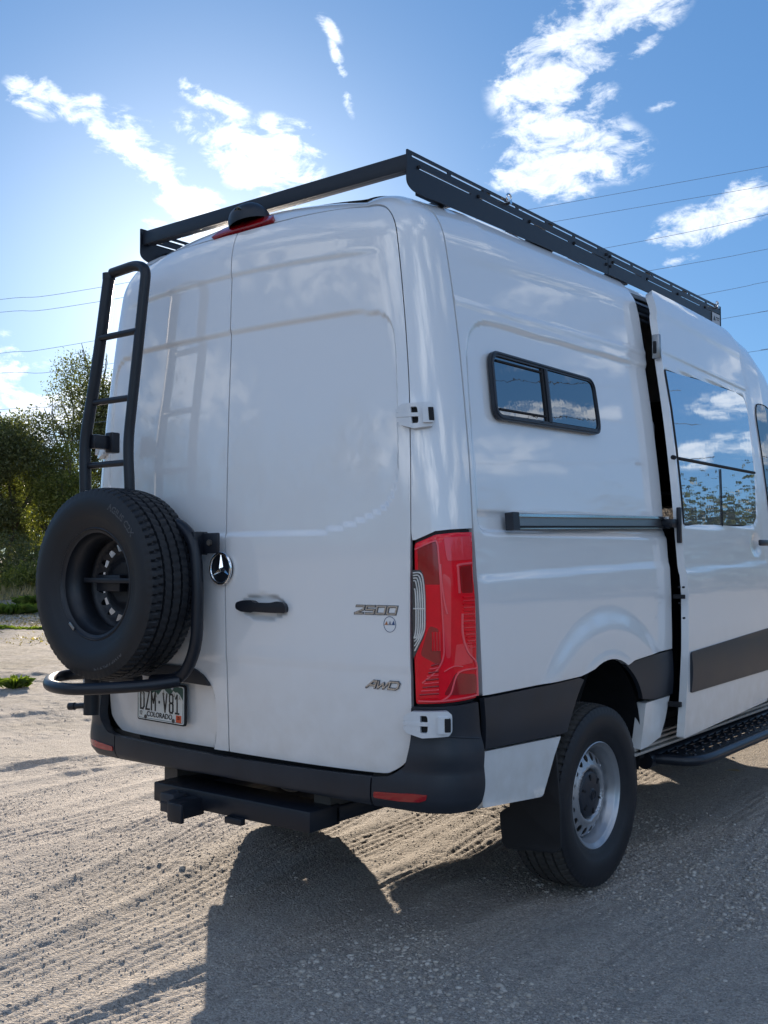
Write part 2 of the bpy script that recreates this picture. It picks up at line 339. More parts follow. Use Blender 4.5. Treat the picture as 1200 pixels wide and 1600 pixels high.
def base(s,t):
    s=np.asarray(s,float); t=np.asarray(t,float); s,t=np.broadcast_arrays(s,t)
    sg=np.where(s<0,-1.,1.); a=np.abs(s)
    X=xs(t); Yr=yr(t); ins=insetf(t); hx=X-CR; bow=.085
    u=np.clip(a,0,1); xr=hx*u; yb=Yr+bow*(hx*u)**2
    yb1=Yr+bow*hx**2; sl=2*bow*hx; yc=YC+(Yr-.01)
    w=np.clip(a-1,0,1)
    bx=(1-w)**3*hx+3*(1-w)**2*w*(hx+CR*.62)+3*(1-w)*w*w*X+w**3*X
    by=(1-w)**3*yb1+3*(1-w)**2*w*(yb1+CR*.62*sl)+3*(1-w)*w*w*(yc-(yc-yb1)*.62)+w**3*yc
    ys=yc+np.maximum(a-2,0)
    x=np.where(a<=1,xr,np.where(a<=2,bx,X)); y=np.where(a<=1,yb,np.where(a<=2,by,ys))
    x=x*(1-ins/X); y=y+ins*np.clip(1-np.maximum(a-1,0),0,1)
    z=t+np.clip(t-2.3,0,9)/.45*.045*(1-np.clip(a,0,1)**2)
    z=z+rise(y)*np.clip((t-2.42)/.33,0,1)**1.3
    zt=np.interp(y,FY,FZ); k=(zt-.9)/(2.80-.9); k=np.where(y<3.2,1,k)
    z=np.where(z>.9,.9+(z-.9)*k,z); x=x*np.where(y>3.2,np.interp(y,FY,FW),1)
    return np.stack([x*sg,y,z],-1)
def bnorm(s,t,h=2e-3):
    a=base(s+h,t)-base(s-h,t); b=base(s,t+h)-base(s,t-h); n=np.cross(a,b); return n/(np.linalg.norm(n,axis=-1,keepdims=True)+1e-12)
def body(off=0,disp=None,mirror=False):
    """returns F(u,v) for sheet(); off may be a number or a function of (s,t)"""
    def pos(s,t):
        d=off(s,t) if callable(off) else off
        if disp is not None: d=d+disp(s,t)
        p=base(s,t)+bnorm(s,t)*np.broadcast_to(d,np.shape(s))[...,None]
        return p
    def F(s,t):
        h=1.5e-3
        P=pos(s,t); a=pos(s+h,t)-pos(s-h,t); b=pos(s,t+h)-pos(s,t-h); n=np.cross(a,b); n/=np.linalg.norm(n,axis=-1,keepdims=True)+1e-12
        if mirror: P=P*np.array([-1,1,1]); n=n*np.array([-1,1,1])
        return P,n
    return F
def sx(x,t): return x/(float(xs(t))-CR)
def at(s,t,off=0,mirror=False):
    P,n=body(off,None,mirror)(np.array([s*1.0]),np.array([t*1.0])); return Vector(P[0]),Vector(n[0])
def frame(s,t,off=0):
    """matrix whose x runs along the body, y up, z outwards"""
    p,n=at(s,t,off); q,_=at(s+.01,t,off); x=(q-p).normalized(); y=n.cross(x).normalized(); x=y.cross(n)
    return Matrix(((x.x,y.x,n.x,p.x),(x.y,y.y,n.y,p.y),(x.z,y.z,n.z,p.z),(0,0,0,1)))
def tag(o,label=None,cat=None,group=None,kind=None):
    if label: o['label']=label
    if cat: o['category']=cat
    if group: o['group']=group
    if kind: o['kind']=kind
    return o
def empty(name,loc=(0,0,0),parent=None):
    o=bpy.data.objects.new(name,None); o.location=loc; o.empty_display_size=.2; COL.objects.link(o)
    if parent is not None: o.parent=parent
    return o
VAN=tag(empty('camper_van'),'white high-roof camper van with its sliding side door ajar and spare wheel on the back','van')
# outlines in (s,t)
DOOR=[(0.004,.640),(0.004,2.652)]+[(.106,2.654),(.30,2.657),(.648,2.671),(.95,2.680),(1.109,2.680),(1.20,2.672),(1.271,2.652),(1.305,2.61),(1.308,2.54),(1.285,2.347),(1.232,1.998),(1.165,1.74),(1.104,1.483),(1.050,1.20),(1.034,.999),(1.034,.845),(1.022,.75),(.990,.69),(.92,.648),(.85,.638),(.552,.637)]
def spline(pts,n=5):
    """smooth an open run of 2d points"""
    out=[]; P=[Vector(p) for p in pts]; m=len(P)
    for i in range(m-1):
        a=P[max(i-1,0)];b=P[i];c=P[i+1];d=P[min(i+2,m-1)]
        for k in range(n):
            t=k/n; q=.5*((2*b)+(c-a)*t+(2*a-5*b+4*c-d)*t*t+(3*b-a-3*c+d)*t**3); out.append((q.x,q.y))
    out.append(tuple(P[-1])); return out
DOOR=[DOOR[0]]+[DOOR[1]]+spline(DOOR[2:],4)
REC=[(-1.2,2.292),(.011,2.289),(.33,2.287),(.627,2.286),(.898,2.277),(.987,2.262),(1.08,2.227),(1.110,2.163),(1.078,2.001),(1.02,1.775),(.98,1.641),(.92,1.57),(.787,1.521),(.616,1.489),(.473,1.480),(-.006,1.477),(-1.2,1.477)]
REC=spline(REC,3)
PLREC=rpoly([(-1.6,.93),(-.45,.945),(-.23,.945),(-.10,.88),(-.095,.70),(-.13,.60),(-1.6,.60)],[.01,.01,.05,.06,.05,.01,.01])
def disp_door(s,t):
    a=np.abs(s)
    d=-.0085*sstep(-.006,.010,sdf(a,t,REC))
    # soft upper crease, fading towards the hinge side
    zc=2.492+.010*(a-.3)**2
    d=d+.007*(sstep(zc-.014,zc+.012,t))*(1-sstep(.75,1.12,a))
    # slight waist
    d=d-.003*sstep(1.02,.98,t)
    # grip recess beneath the handle
    q=((s-.24)/.145)**2+((t-1.207)/.052)**2
    d=d-.016*sstep(1.05,.55,q)*(s>0)
    return d
def disp_left(s,t):
    d=disp_door(s,t)
    return d-.022*sstep(-.012,.014,sdf(s,t,PLREC))
def offset_poly(poly,d):
    P=[Vector(p) for p in poly]; m=len(P); out=[]
    ar=sum(P[i].x*P[(i+1)%m].y-P[(i+1)%m].x*P[i].y for i in range(m)); sg=1 if ar>0 else -1
    for i in range(m):
        a,b,c=P[i-1],P[i],P[(i+1)%m]; e1=(b-a); e2=(c-b)
        if e1.length<1e-9 or e2.length<1e-9: continue
        n1=Vector((e1.y,-e1.x)).normalized(); n2=Vector((e2.y,-e2.x)).normalized(); n=(n1+n2)
        if n.length<1e-6: continue
        n.normalize(); k=1/max(.5,n.dot(n1)); q=b+n*d*k*sg; out.append((q.x,q.y))
    return out
rd=sheet('rear_door',DOOR,body(0,disp_door),PAINT,VAN,step=.014,depth=.02); rd['label']='plain right-hand rear door with handle and lettering'
MDOOR=[(-x,y) for x,y in DOOR][::-1]
ld=sheet('rear_door',MDOOR,body(0,disp_left),PAINT,VAN,step=.014,depth=.02); ld['label']='rear door carrying the ladder, spare wheel and plate'
# frame round the doors: pillars + header, one sheet
inner=offset_poly(DOOR,.0135)
inner=[p for p in inner if p[0]>.05 or p[1]>2]
IN=[p for p in inner if p[1]>1.452 and not (p[0]<.05)]
IN=sorted(IN,key=lambda p:0)  # keeps order
# order: from header centre out and down the hinge side
hdr=[p for p in IN]
LTOP=[(1.125,1.452),(1.169,1.4540),(1.43,1.483),(1.65,1.489),(2.012,1.494)]
SEAM=[(2.012,1.494),(2.020,1.78),(2.022,2.155),(2.018,2.395),(2.010,2.6),(2.005,2.749)]
right=[p for p in hdr]
rightdown=right  # starts near centre top, goes right then down
out_=[(0,2.749)]+[(.5,2.749),(1.0,2.749),(1.5,2.749)]
poly=[]
poly+=[(0.0,2.6615)]+rightdown+LTOP+SEAM[1:]+[(1.6,2.749),(1.2,2.749),(.6,2.749),(0,2.749)]
lf=[(-x,y) for x,y in poly[1:-1]][::-1]
full=poly+lf
sheet('rear_frame',full,body(0,None),PAINT,VAN,step=.025,bstep=.015,depth=.02)
# ---------------- quarter panel
WS=2.98     # wheel centre in s
ARC=[(3.005+.392*math.cos(rad(a)),.568+.392*math.sin(rad(a))) for a in range(-8,189,6)]
ARC=[p for p in ARC if p[1]>.50]
QREC=[(2.075,1.488)]+[(2.060,1.53),(2.060,1.8),(2.075,2.12),(2.105,2.21),(2.16,2.258),(2.236,2.281),(2.736,2.294),(3.55,2.318),(3.9,2.325),(3.9,1.488),(2.2,1.484)]
QREC=rpoly(QREC,.03,3)
RREC=rpoly([(2.062,1.553),(3.9,1.575),(3.9,1.519),(3.421,1.516),(2.127,1.486),(2.072,1.500)],.02,3)
def disp_side(s,t):
    a=sdf(s,t,QREC); b=sdf(s,t,RREC)
    d=-.011*sstep(-.014,.014,a)
    d=d-.010*sstep(-.010,.010,b)
    # long crease lines
    z1=2.322+(s-1.96)*.040
    d=d+.004*(sstep(z1+.020,z1,t)-sstep(z1-.002,z1-.022,t))
    z2=2.50+(s-2.07)*.066
    d=d+.007*sstep(z2-.022,z2+.022,t)*sstep(2.02,2.35,s)
    z3=1.316+(s-2.024)*.024
    d=d+.007*sstep(z3+.02,z3-.02,t)*sstep(2.0,2.1,s)
    # wheel-arch swell
    r=np.hypot(s-3.02,t-.385)
    d=d+.016*sstep(.80,.69,r)*sstep(.8,.95,t)
    d=d+.004*sstep(.435,.405,np.hypot(s-3.005,t-.568))
    return d
arc_up=[p for p in ARC if p[1]>.915]      # right to left
QP=[(2.026,.908),(2.505,.908),(2.745,.912)]+arc_up[::-1]+[(3.26,.936),(3.363,.942),(3.469,.948),(3.705,.953),(3.715,1.2),(3.720,1.8),(3.715,2.3),(3.712,2.60),(3.70,2.66),(3.70,2.749),(2.9,2.749),(2.020,2.749)]+SEAM[::-1][1:]
QP=[(x+(.010 if i>=len(QP)-6 or i==0 else 0),y) for i,(x,y) in enumerate(QP)]
def side_parts(mirror):
    B=lambda **k: body(mirror=mirror,**k)
    sheet('quarter_panel',QP,B(disp=disp_side),PAINT,VAN,step=.026 if mirror else .0115,bstep=.012,depth=.03)
    arc1=[p for p in ARC if .700<p[1]<.905 and p[0]<3]       # rear side of the arch
    def bulge(z0,z1): return lambda s,t: .012+.006*np.sin(np.pi*np.clip((t-z0)/(z1-z0),0,1))+0*s
    S1=[(2.030,.722),(2.583,.700)]+arc1[::-1]+[(2.75,.904),(2.505,.900),(2.03,.900)]
    sheet('side_moulding',S1,B(off=bulge(.70,.90)),PLAS,VAN,step=.03,bstep=.015,depth=.02)
    arc2=[p for p in ARC if .735<p[1]<.93 and p[0]>3]
    S2=arc2+[(3.31,.932),(3.363,.936),(3.469,.941),(3.695,.946),(3.690,.741),(3.498,.737)]
    sheet('side_moulding',S2,B(off=bulge(.73,.945)),PLAS,VAN,step=.03,bstep=.015,depth=.02)
    LW=rpoly([(2.035,.515),(2.244,.497),(2.455,.478),(2.482,.50),(2.55,.62),(2.600,.688),(2.035,.712)],[.01,.01,.02,.01,0,.005,.005],3)
    sheet('lower_panel',LW,B(off=lambda s,t:.004+.006*sstep(.53,.505,t-(s-2.04)*-.06)),PAINT,VAN,step=.03,bstep=.015,depth=.03)
    RK=rpoly([(3.350,.522),(3.442,.528),(3.57,.552),(3.618,.62),(3.672,.733),(3.40,.728),(3.385,.67)],[.005,.01,.01,0,0,.01,0],3)
    sheet('lower_panel',RK,B(off=lambda s,t:.006+0*s),PAINT,VAN,step=.03,bstep=.015,depth=.045)
    # arch liner
    mb=MB(); sgn=-1 if mirror else 1; ring=[]
    for k,xx in enumerate((.985,.93,.80,.62)):
        rr=(.395,.42,.44,.44)[k]; row=[]
        for a in range(-20,201,8):
            row.append((sgn*xx,1.245+rr*math.cos(rad(a)),.568+rr*math.sin(rad(a))))
        ring.append(row)
    V=[p for r in ring for p in r]; n=len(ring[0]); F=[(i*n+j,i*n+j+1,(i+1)*n+j+1,(i+1)*n+j) for i in range(3) for j in range(n-1)]
    mb.add(V,F); 
    mb.add([(sgn*.62,1.245+.44*math.cos(rad(a)),.568+.44*math.sin(rad(a))) for a in range(-20,201,8)],[tuple(range(n))])
    # stiffening folds inside the liner
    for yy,w in ((1.45,.012),(1.10,.01)):
        mb.tube([(sgn*.90,yy+.02,.93),(sgn*.80,yy+.05,.90),(sgn*.72,yy+.07,.70)],w,6)
    o=mb.build('arch_liner',LINER,VAN,smooth=True)
side_parts(False); side_parts(True)
# ---------------- slider door (ajar) and the left side it mirrors as a fixed panel
GLO=rpoly([(3.735,2.300),(3.760,1.9),(3.755,1.527),(4.930,1.553),(5.010,1.60),(5.078,1.871),(5.120,2.266),(5.085,2.335),(4.926,2.350),(4.315,2.330)],[.03,0,.03,.05,.02,0,.05,.04,0,0],4)
def disp_slider(s,t):
    z1=2.372+(s-3.64)*.002
    d=.005*sstep(z1-.010,z1+.010,t)
    z2=2.545+(s-3.66)*.01
    d=d+.006*sstep(z2-.012,z2+.012,t)
    z3=1.318+(s-3.70)*.024
    d=d+.007*sstep(z3+.02,z3-.02,t)
    d=d-.006*sstep(-.006,.012,sdf(s,t,GLO))
    # bowl behind the handle
    q=((s-4.95)/.085)**2+((t-1.452)/.055)**2
    return d-.014*np.exp(-q**2)
SLO=rpoly([(3.650,.545),(3.678,.736),(3.716,.949),(3.738,1.206),(3.720,1.503),(3.728,1.898),(3.725,2.284),(3.728,2.522),(3.738,2.618),(3.775,2.640),(5.05,2.682),(5.115,2.65),(5.125,2.36),(5.122,2.03),(5.118,1.65),(5.110,1.2),(5.09,.62),(5.06,.556)],[.01,0,0,0,0,0,0,0,.01,.01,.03,.04,0,0,0,0,.03,.02],3)
soff=lambda s,t: np.clip(.078-.060*(s-3.7)/1.28,.012,.12)
slider=sheet('sliding_door',SLO,body(soff,disp_slider),PAINT,VAN,step=.02,bstep=.02,depth=.036); slider['label']='sliding side door pushed outwards and left ajar'
g=sheet('window_glass',offset_poly(GLO,-.012),body(lambda s,t:soff(s,t)-.002),FILM,slider,step=.06,bstep=.03,depth=.004)
sheet('window_seal',offset_poly(GLO,-.001),body(lambda s,t:soff(s,t)-.0045),GAP,slider,step=.06,bstep=.03,holes=[offset_poly(GLO,-.014)],depth=.004)
def strip_on(name,pts,w,off,material,parent,thick=.004,mirror=False,closed=False):
    """thin raised ribbon following (s,t) points on the body"""
    mb=MB(); P=[at(s,t,(off(s,t) if callable(off) else off),mirror) for s,t in pts]; n=len(P)
    V=[];F=[]
    for i,(p,nn) in enumerate(P):
        q0=P[(i-1)%n if closed else max(i-1,0)][0]; q1=P[(i+1)%n if closed else min(i+1,n-1)][0]; T=(q1-q0).normalized(); S=nn.cross(T).normalized()
        V+=[p+S*w/2-nn*thick,p+S*w/2+nn*thick*.3,p+S*w*.3+nn*thick,p-S*w*.3+nn*thick,p-S*w/2+nn*thick*.3,p-S*w/2-nn*thick]
    m=6
    for i in range(n if closed else n-1):
        j=(i+1)%n
        for k in range(m): F.append((i*m+k,i*m+(k+1)%m,j*m+(k+1)%m,j*m+k))
    if not closed: F+= [tuple(range(m))[::-1],tuple((n-1)*m+k for k in range(m))]
    mb.add(V,F); return mb.build(name,material,parent,smooth=True,auto=50)
strip_on('window_bar',[(3.775+i*.129,1.857+i*.0018) for i in range(11)],.013,lambda s,t:float(soff(s,t))+.003,GAP,slider,.004)
strip_on('window_edge_seal',[(3.742,2.29),(3.758,2.1),(3.763,1.9),(3.758,1.7),(3.755,1.54)],.014,lambda s,t:float(soff(s,t))+.001,GAP,slider,.003)
strip_on('window_bar',[(4.418,1.850),(4.38,1.70),(4.347,1.545)],.003,lambda s,t:float(soff(s,t))+.002,GAP,slider,.003)
sheet('side_moulding',rpoly([(3.728,.748),(3.733,.940),(5.09,.975),(5.08,.735)],[.01,.02,.02,.01],3),body(lambda s,t:soff(s,t)+.012+.010*np.sin(np.pi*np.clip((t-.74)/.22,0,1))),PLAS,slider,step=.03,depth=.02)
M_=frame(4.95,1.462,.05)
hb=MB(); hb.box((0,0,.014),(.075,.017,.010),bev=.008); hb.v=[tuple(M_@Vector(v)) for v in hb.v]; hb.build('handle',PLAS,slider,True)
# latch, rollers and check strap on the shut face of the slider
p0,_=at(3.705,2.40,.07); mb=MB(); mb.box(p0+Vector((0,-.004,0)),(.020,.012,.06),bev=.006); mb.build('latch',ALU,slider,True)
p0,_=at(3.705,2.40,.07); mb=MB(); mb.box(p0+Vector((-.004,-.018,-.005)),(.008,.006,.03),bev=.003); mb.build('latch_bolt',GAP,slider,True)
p0,_=at(3.70,1.855,.08); mb=MB(); mb.tube([p0+Vector((0,-.010,0)),p0+Vector((0,.01,0))],.011,12); mb.build('rubber_stop',GAP,slider,True)
p0,_=at(3.70,1.20,.065); mb=MB(); mb.box(p0+Vector((-.01,-.006,0)),(.028,.008,.010),bev=.003); mb.build('latch_striker',GAP,slider,True)
for dx,dz in ((-.008,.045),(.012,.045),(-.008,-.03),(.012,-.10)):
    mb=MB(); mb.tube([p0+Vector((dx,-.014,dz)),p0+Vector((dx,.0,dz))],.005,8); mb.build('bolt',GAP,slider,True)
p0,_=at(3.66,.70,.07); mb=MB(); mb.box(p0+Vector((-.03,-.008,0)),(.03,.012,.012),bev=.003); mb.build('roller_arm',GAP,slider,True)
# the carrying arm that runs in the outside rail
p1,_=at(3.66,1.545,.02); p0,_=at(3.72,1.545,.06); mb=MB(); mb.box((p0+p1)/2,(.028,.055,.020),bev=.006).box(p0+Vector((.012,-.012,-.01)),(.010,.012,.085),bev=.004); mb.build('rail_carrier',BLACK,slider,True)
# body side above and in front of the slider, cab and bonnet (both sides)
TOPS=rpoly([(3.705,2.668),(3.705,2.749),(4.6,2.749),(5.17,2.749),(5.17,2.705),(5.0,2.705),(4.4,2.695)],0)
for mir in (False,True):
    B=lambda **k: body(mirror=mir,**k)
    sheet('roof_side',TOPS,B(),PAINT,VAN,step=.05,depth=.02)
    FD=rpoly([(5.135,.56),(5.145,1.2),(5.155,2.0),(5.16,2.36),(5.17,2.749),(5.6,2.749),(6.2,2.749),(6.8,2.749),(7.45,2.749),(7.66,2.6),(7.66,.5),(7.25,.5)]+[(6.86+.40*math.cos(rad(a)),.50+.44*math.sin(rad(a))) for a in range(0,181,12)]+[(6.4,.5)],0)
    cabp=sheet('cab_side',FD,B(),PAINT,VAN,step=.05,bstep=.03,depth=.02)
    CW=rpoly([(5.285,1.56),(5.275,2.24),(5.32,2.33),(5.75,2.40),(6.05,2.40),(6.55,1.9),(6.62,1.62),(6.55,1.56)],[.05,.05,.06,.1,.1,.1,.05,.04],4)
    sheet('cab_window',CW,B(off=.004),GLASS,VAN,step=.06,bstep=.03,depth=.006)
    strip_on('cab_window_seal',dens(CW,.05),.006,.004,GAP,VAN,.003,mir,True)
    sheet('side_moulding',rpoly([(5.16,.735),(5.16,.975),(6.35,.99),(6.38,.9),(6.42,.74)],.01),B(off=.016),PLAS,VAN,step=.05,depth=.02)
# left side: fixed panel where the right side has its door
sheet('side_panel',rpoly([(3.722,.545),(3.722,.95),(3.728,2.3),(3.715,2.66),(5.12,2.695),(5.12,.556)],.01),body(mirror=True,disp=disp_slider),PAINT,VAN,step=.04,depth=.02)
# roof
def roofF(x,y):
    c=base(np.full_like(x,2.5),np.full_like(x,2.749)); 
    zt=np.interp(y,FY,FZ)-2.80; z=2.749+rise(y)+np.interp(y,[.3,1.0],[.045,.022])*np.clip(1-(x/.64)**2,0,1)
    k=(np.interp(y,FY,FZ)-.9)/1.9; z=.9+(z-.9)*np.where(y<3.2,1,k)
    for xr in np.linspace(-.5,.5,5): z=z+.006*np.exp(-((x-xr)/.03)**2)*sstep(.45,.6,y)*sstep(3.3,3.1,y)
    return z
def roofFN(x,y):
    h=2e-3; P=np.stack([x,y,roofF(x,y)],-1); n=np.stack([-(roofF(x+h,y)-roofF(x-h,y))/(2*h),-(roofF(x,y+h)-roofF(x,y-h))/(2*h),np.ones_like(x)],-1)
    return P,n/np.linalg.norm(n,axis=-1,keepdims=True)
rs=np.concatenate([np.linspace(0,2,24),np.linspace(2.1,6.0,40)]); E1=base(rs,np.full_like(rs,2.749))
ro=[(float(p[0]),float(p[1])) for p in E1]+[(-float(p[0]),float(p[1])) for p in E1[1:][::-1]]
sheet('roof',ro,roofFN,PAINT,VAN,step=.05,bstep=.06,depth=0)
rs=np.linspace(6.0,7.55,24); E1=base(rs,np.full_like(rs,2.749))
fo=[(float(p[0]),float(p[1])) for p in E1]+[(-float(p[0]),float(p[1])) for p in E1[::-1]]
def zone(a,b): return [p for p in fo if a-1e-6<=p[1]<=b+1e-6]
sheet('windscreen',zone(4.23,5.08),roofFN,GLASS,VAN,step=.08,bstep=.08,depth=0)
sheet('bonnet',zone(5.0,5.8),roofFN,PAINT,VAN,step=.08,bstep=.08,depth=0)
mb=MB(); mb.box((0,5.80,.78),(.66,.10,.26),bev=.06); mb.build('front_bumper',PLAS,VAN,True)
mb=MB(); mb.box((0,5.86,.95),(.45,.05,.10),bev=.03); mb.build('grille',BLACK,VAN,True)
for sx_ in (-1,1):
    mb=MB(); mb.box((sx_*.60,5.77,1.02),(.12,.08,.10),bev=.04); mb.build('headlight',CLEAR,VAN,True)
# inner shell coloured as shade so that gaps read as depth, floor pan and interior
ISH=[(0,.60),(0,2.72),(1,2.72),(2,2.70),(7.3,2.70),(7.3,.55),(6.0,.52),(3.6,.52),(3.42,.62)]+[(3.005+.41*math.cos(rad(a)),.568+.41*math.sin(rad(a))) for a in range(8,173,12)]+[(2.58,.62),(2.3,.61),(1,.60)]
DOPEN=rpoly([(3.745,.60),(3.745,2.62),(4.95,2.62),(4.95,.60)],.03)
sheet('inner_shell',ISH,body(-.055),DARK,VAN,step=.10,bstep=.06,depth=0,holes=[DOPEN])
sheet('inner_shell',ISH,body(-.055,mirror=True),DARK,VAN,step=.10,bstep=.06,depth=0)
# door aperture: returns, upper track, sill, grab handle, cabinet inside
mb=MB()
ap=[at(3.745,t,-.055)[0] for t in np.linspace(.60,2.62,12)]
for i in range(11):
    a,b=ap[i],ap[i+1]; mb.add([a,b,b+Vector((-.12,.0,0)),a+Vector((-.12,0,0))],[(0,1,2,3)])
mb.build('door_aperture',DARK,VAN)
mb=MB()
for k,(dz,dx) in enumerate(((2.655,-.03),(2.615,-.05),(2.575,-.045))):
    pts=[at(3.72+i*.13,dz,dx)[0] for i in range(11)]; mb.tube(pts,.010,6)
mb.build('upper_track',mat('track_metal',(.22,.24,.28),.4,metal=.6,nscale=20,namt=.1),VAN,True)
SILLM=mat('worn_sill',(.42,.40,.37),.4,metal=.5,nscale=20,namt=.25)
mb=MB()
for k in range(4):
    mb.box((.955-.012*k,2.55,.500+.018*k),(.030,.97,.006),bev=.002)
mb.build('door_sill',SILLM,VAN,True)
mb=MB(); mb.box((.0,2.9,.60),(.58,2.72,.04)).box((0,.42,.615),(.90,.30,.02)).box((0,3.3,.60),(.93,1.25,.03)).box((-.42,1.7,.50),(.04,1.6,.06)).box((.42,1.7,.50),(.04,1.6,.06)); mb.build('floor_pan',UNDER,VAN)
mb=MB(); p,_=at(3.80,2.02,-.06); mb.tube(arc_pts([p+Vector((-.02,-.02,.05)),p+Vector((.02,-.03,.04)),p+Vector((.02,-.03,-.06)),p+Vector((-.02,-.02,-.07))],.03),.011,8); mb.build('grab_handle',mat('grey_handle',(.25,.26,.28),.5,nscale=20,namt=.1),VAN,True)
mb=MB(); mb.box((.45,2.45,1.05),(.40,.03,.50)).box((.45,2.42,1.72),(.45,.06,.008)); mb.build('interior_cabinet',DARK,VAN)
# ---------------- outside rail of the slider
def box_on(name,s0,s1,t0,t1,off,th,material,parent,n=2,mirror=False,bev=0,tslope=0):
    poly=rpoly([(s0,t0),(s1,t0+tslope*(s1-s0)),(s1,t1+tslope*(s1-s0)),(s0,t1)],bev,3) if bev else [(s0,t0),(s1,t0+tslope*(s1-s0)),(s1,t1+tslope*(s1-s0)),(s0,t1)]
    return sheet(name,poly,body(off,mirror=mirror),material,parent,step=.05,bstep=.03,depth=th)
box_on('door_rail',2.285,3.70,1.494,1.498,.030,.03,CHROME,VAN,tslope=.020)
box_on('door_rail',2.285,3.70,1.498,1.507,.024,.03,GAP,VAN,tslope=.020)
box_on('door_rail',2.285,3.70,1.507,1.540,.014,.02,ALU,VAN,tslope=.020)
box_on('door_rail',2.285,3.70,1.540,1.550,.030,.03,CHROME,VAN,tslope=.020)
box_on('rail_end_cap',2.240,2.286,1.490,1.556,.034,.035,PLAS,VAN,bev=.006)
# ---------------- small sliding window
WF=rpoly([(2.224,2.168),(3.070,2.172),(3.095,1.925),(2.206,1.898)],.055,6)
WF=rpoly([(2.216,2.169),(3.075,2.169),(3.091,1.921),(2.210,1.903)],.055,6)
wf=sheet('window',WF,body(.013),PLAS,VAN,step=.05,bstep=.02,depth=.015,holes=[rpoly([(2.237,2.150),(3.056,2.152),(3.068,1.941),(2.232,1.923)],.040,5)])
wf['label']='small two-pane window in a rounded dark frame'
strip_on('window_frame',dens(rpoly([(2.224,2.161),(3.067,2.162),(3.081,1.930),(2.219,1.911)],.05,6),.05),.007,.014,PLAS,wf,.003,closed=True)
sheet('window_pane',[(2.236,2.148),(2.640,2.148),(2.640,1.936),(2.236,1.926)],body(.005),GLASS,wf,step=.08,depth=.004)
sheet('window_pane',[(2.636,2.148),(3.058,2.150),(3.062,1.945),(2.636,1.936)],body(.008),GLASS,wf,step=.08,depth=.004)
strip_on('window_mullion',[(2.637,1.930),(2.637,2.04),(2.637,2.150)],.026,.012,PLAS,wf,.005)
strip_on('window_mullion',[(2.610,1.930),(2.610,2.04),(2.610,2.150)],.012,.008,GAP,wf,.004)
strip_on('sliding_sash',[(2.260,2.133),(2.45,2.134),(2.62,2.135)],.009,.0075,GAP,wf,.003)
strip_on('sliding_sash',[(2.255,1.945),(2.45,1.949),(2.62,1.953)],.009,.0075,GAP,wf,.003)
for s_ in (2.33,2.56,2.86):
    strip_on('drain_slot',[(s_-.012,1.915+(s_-2.2)*.02),(s_+.012,1.915+(s_-2.2)*.02)],.005,.0135,GAP,wf,.002)
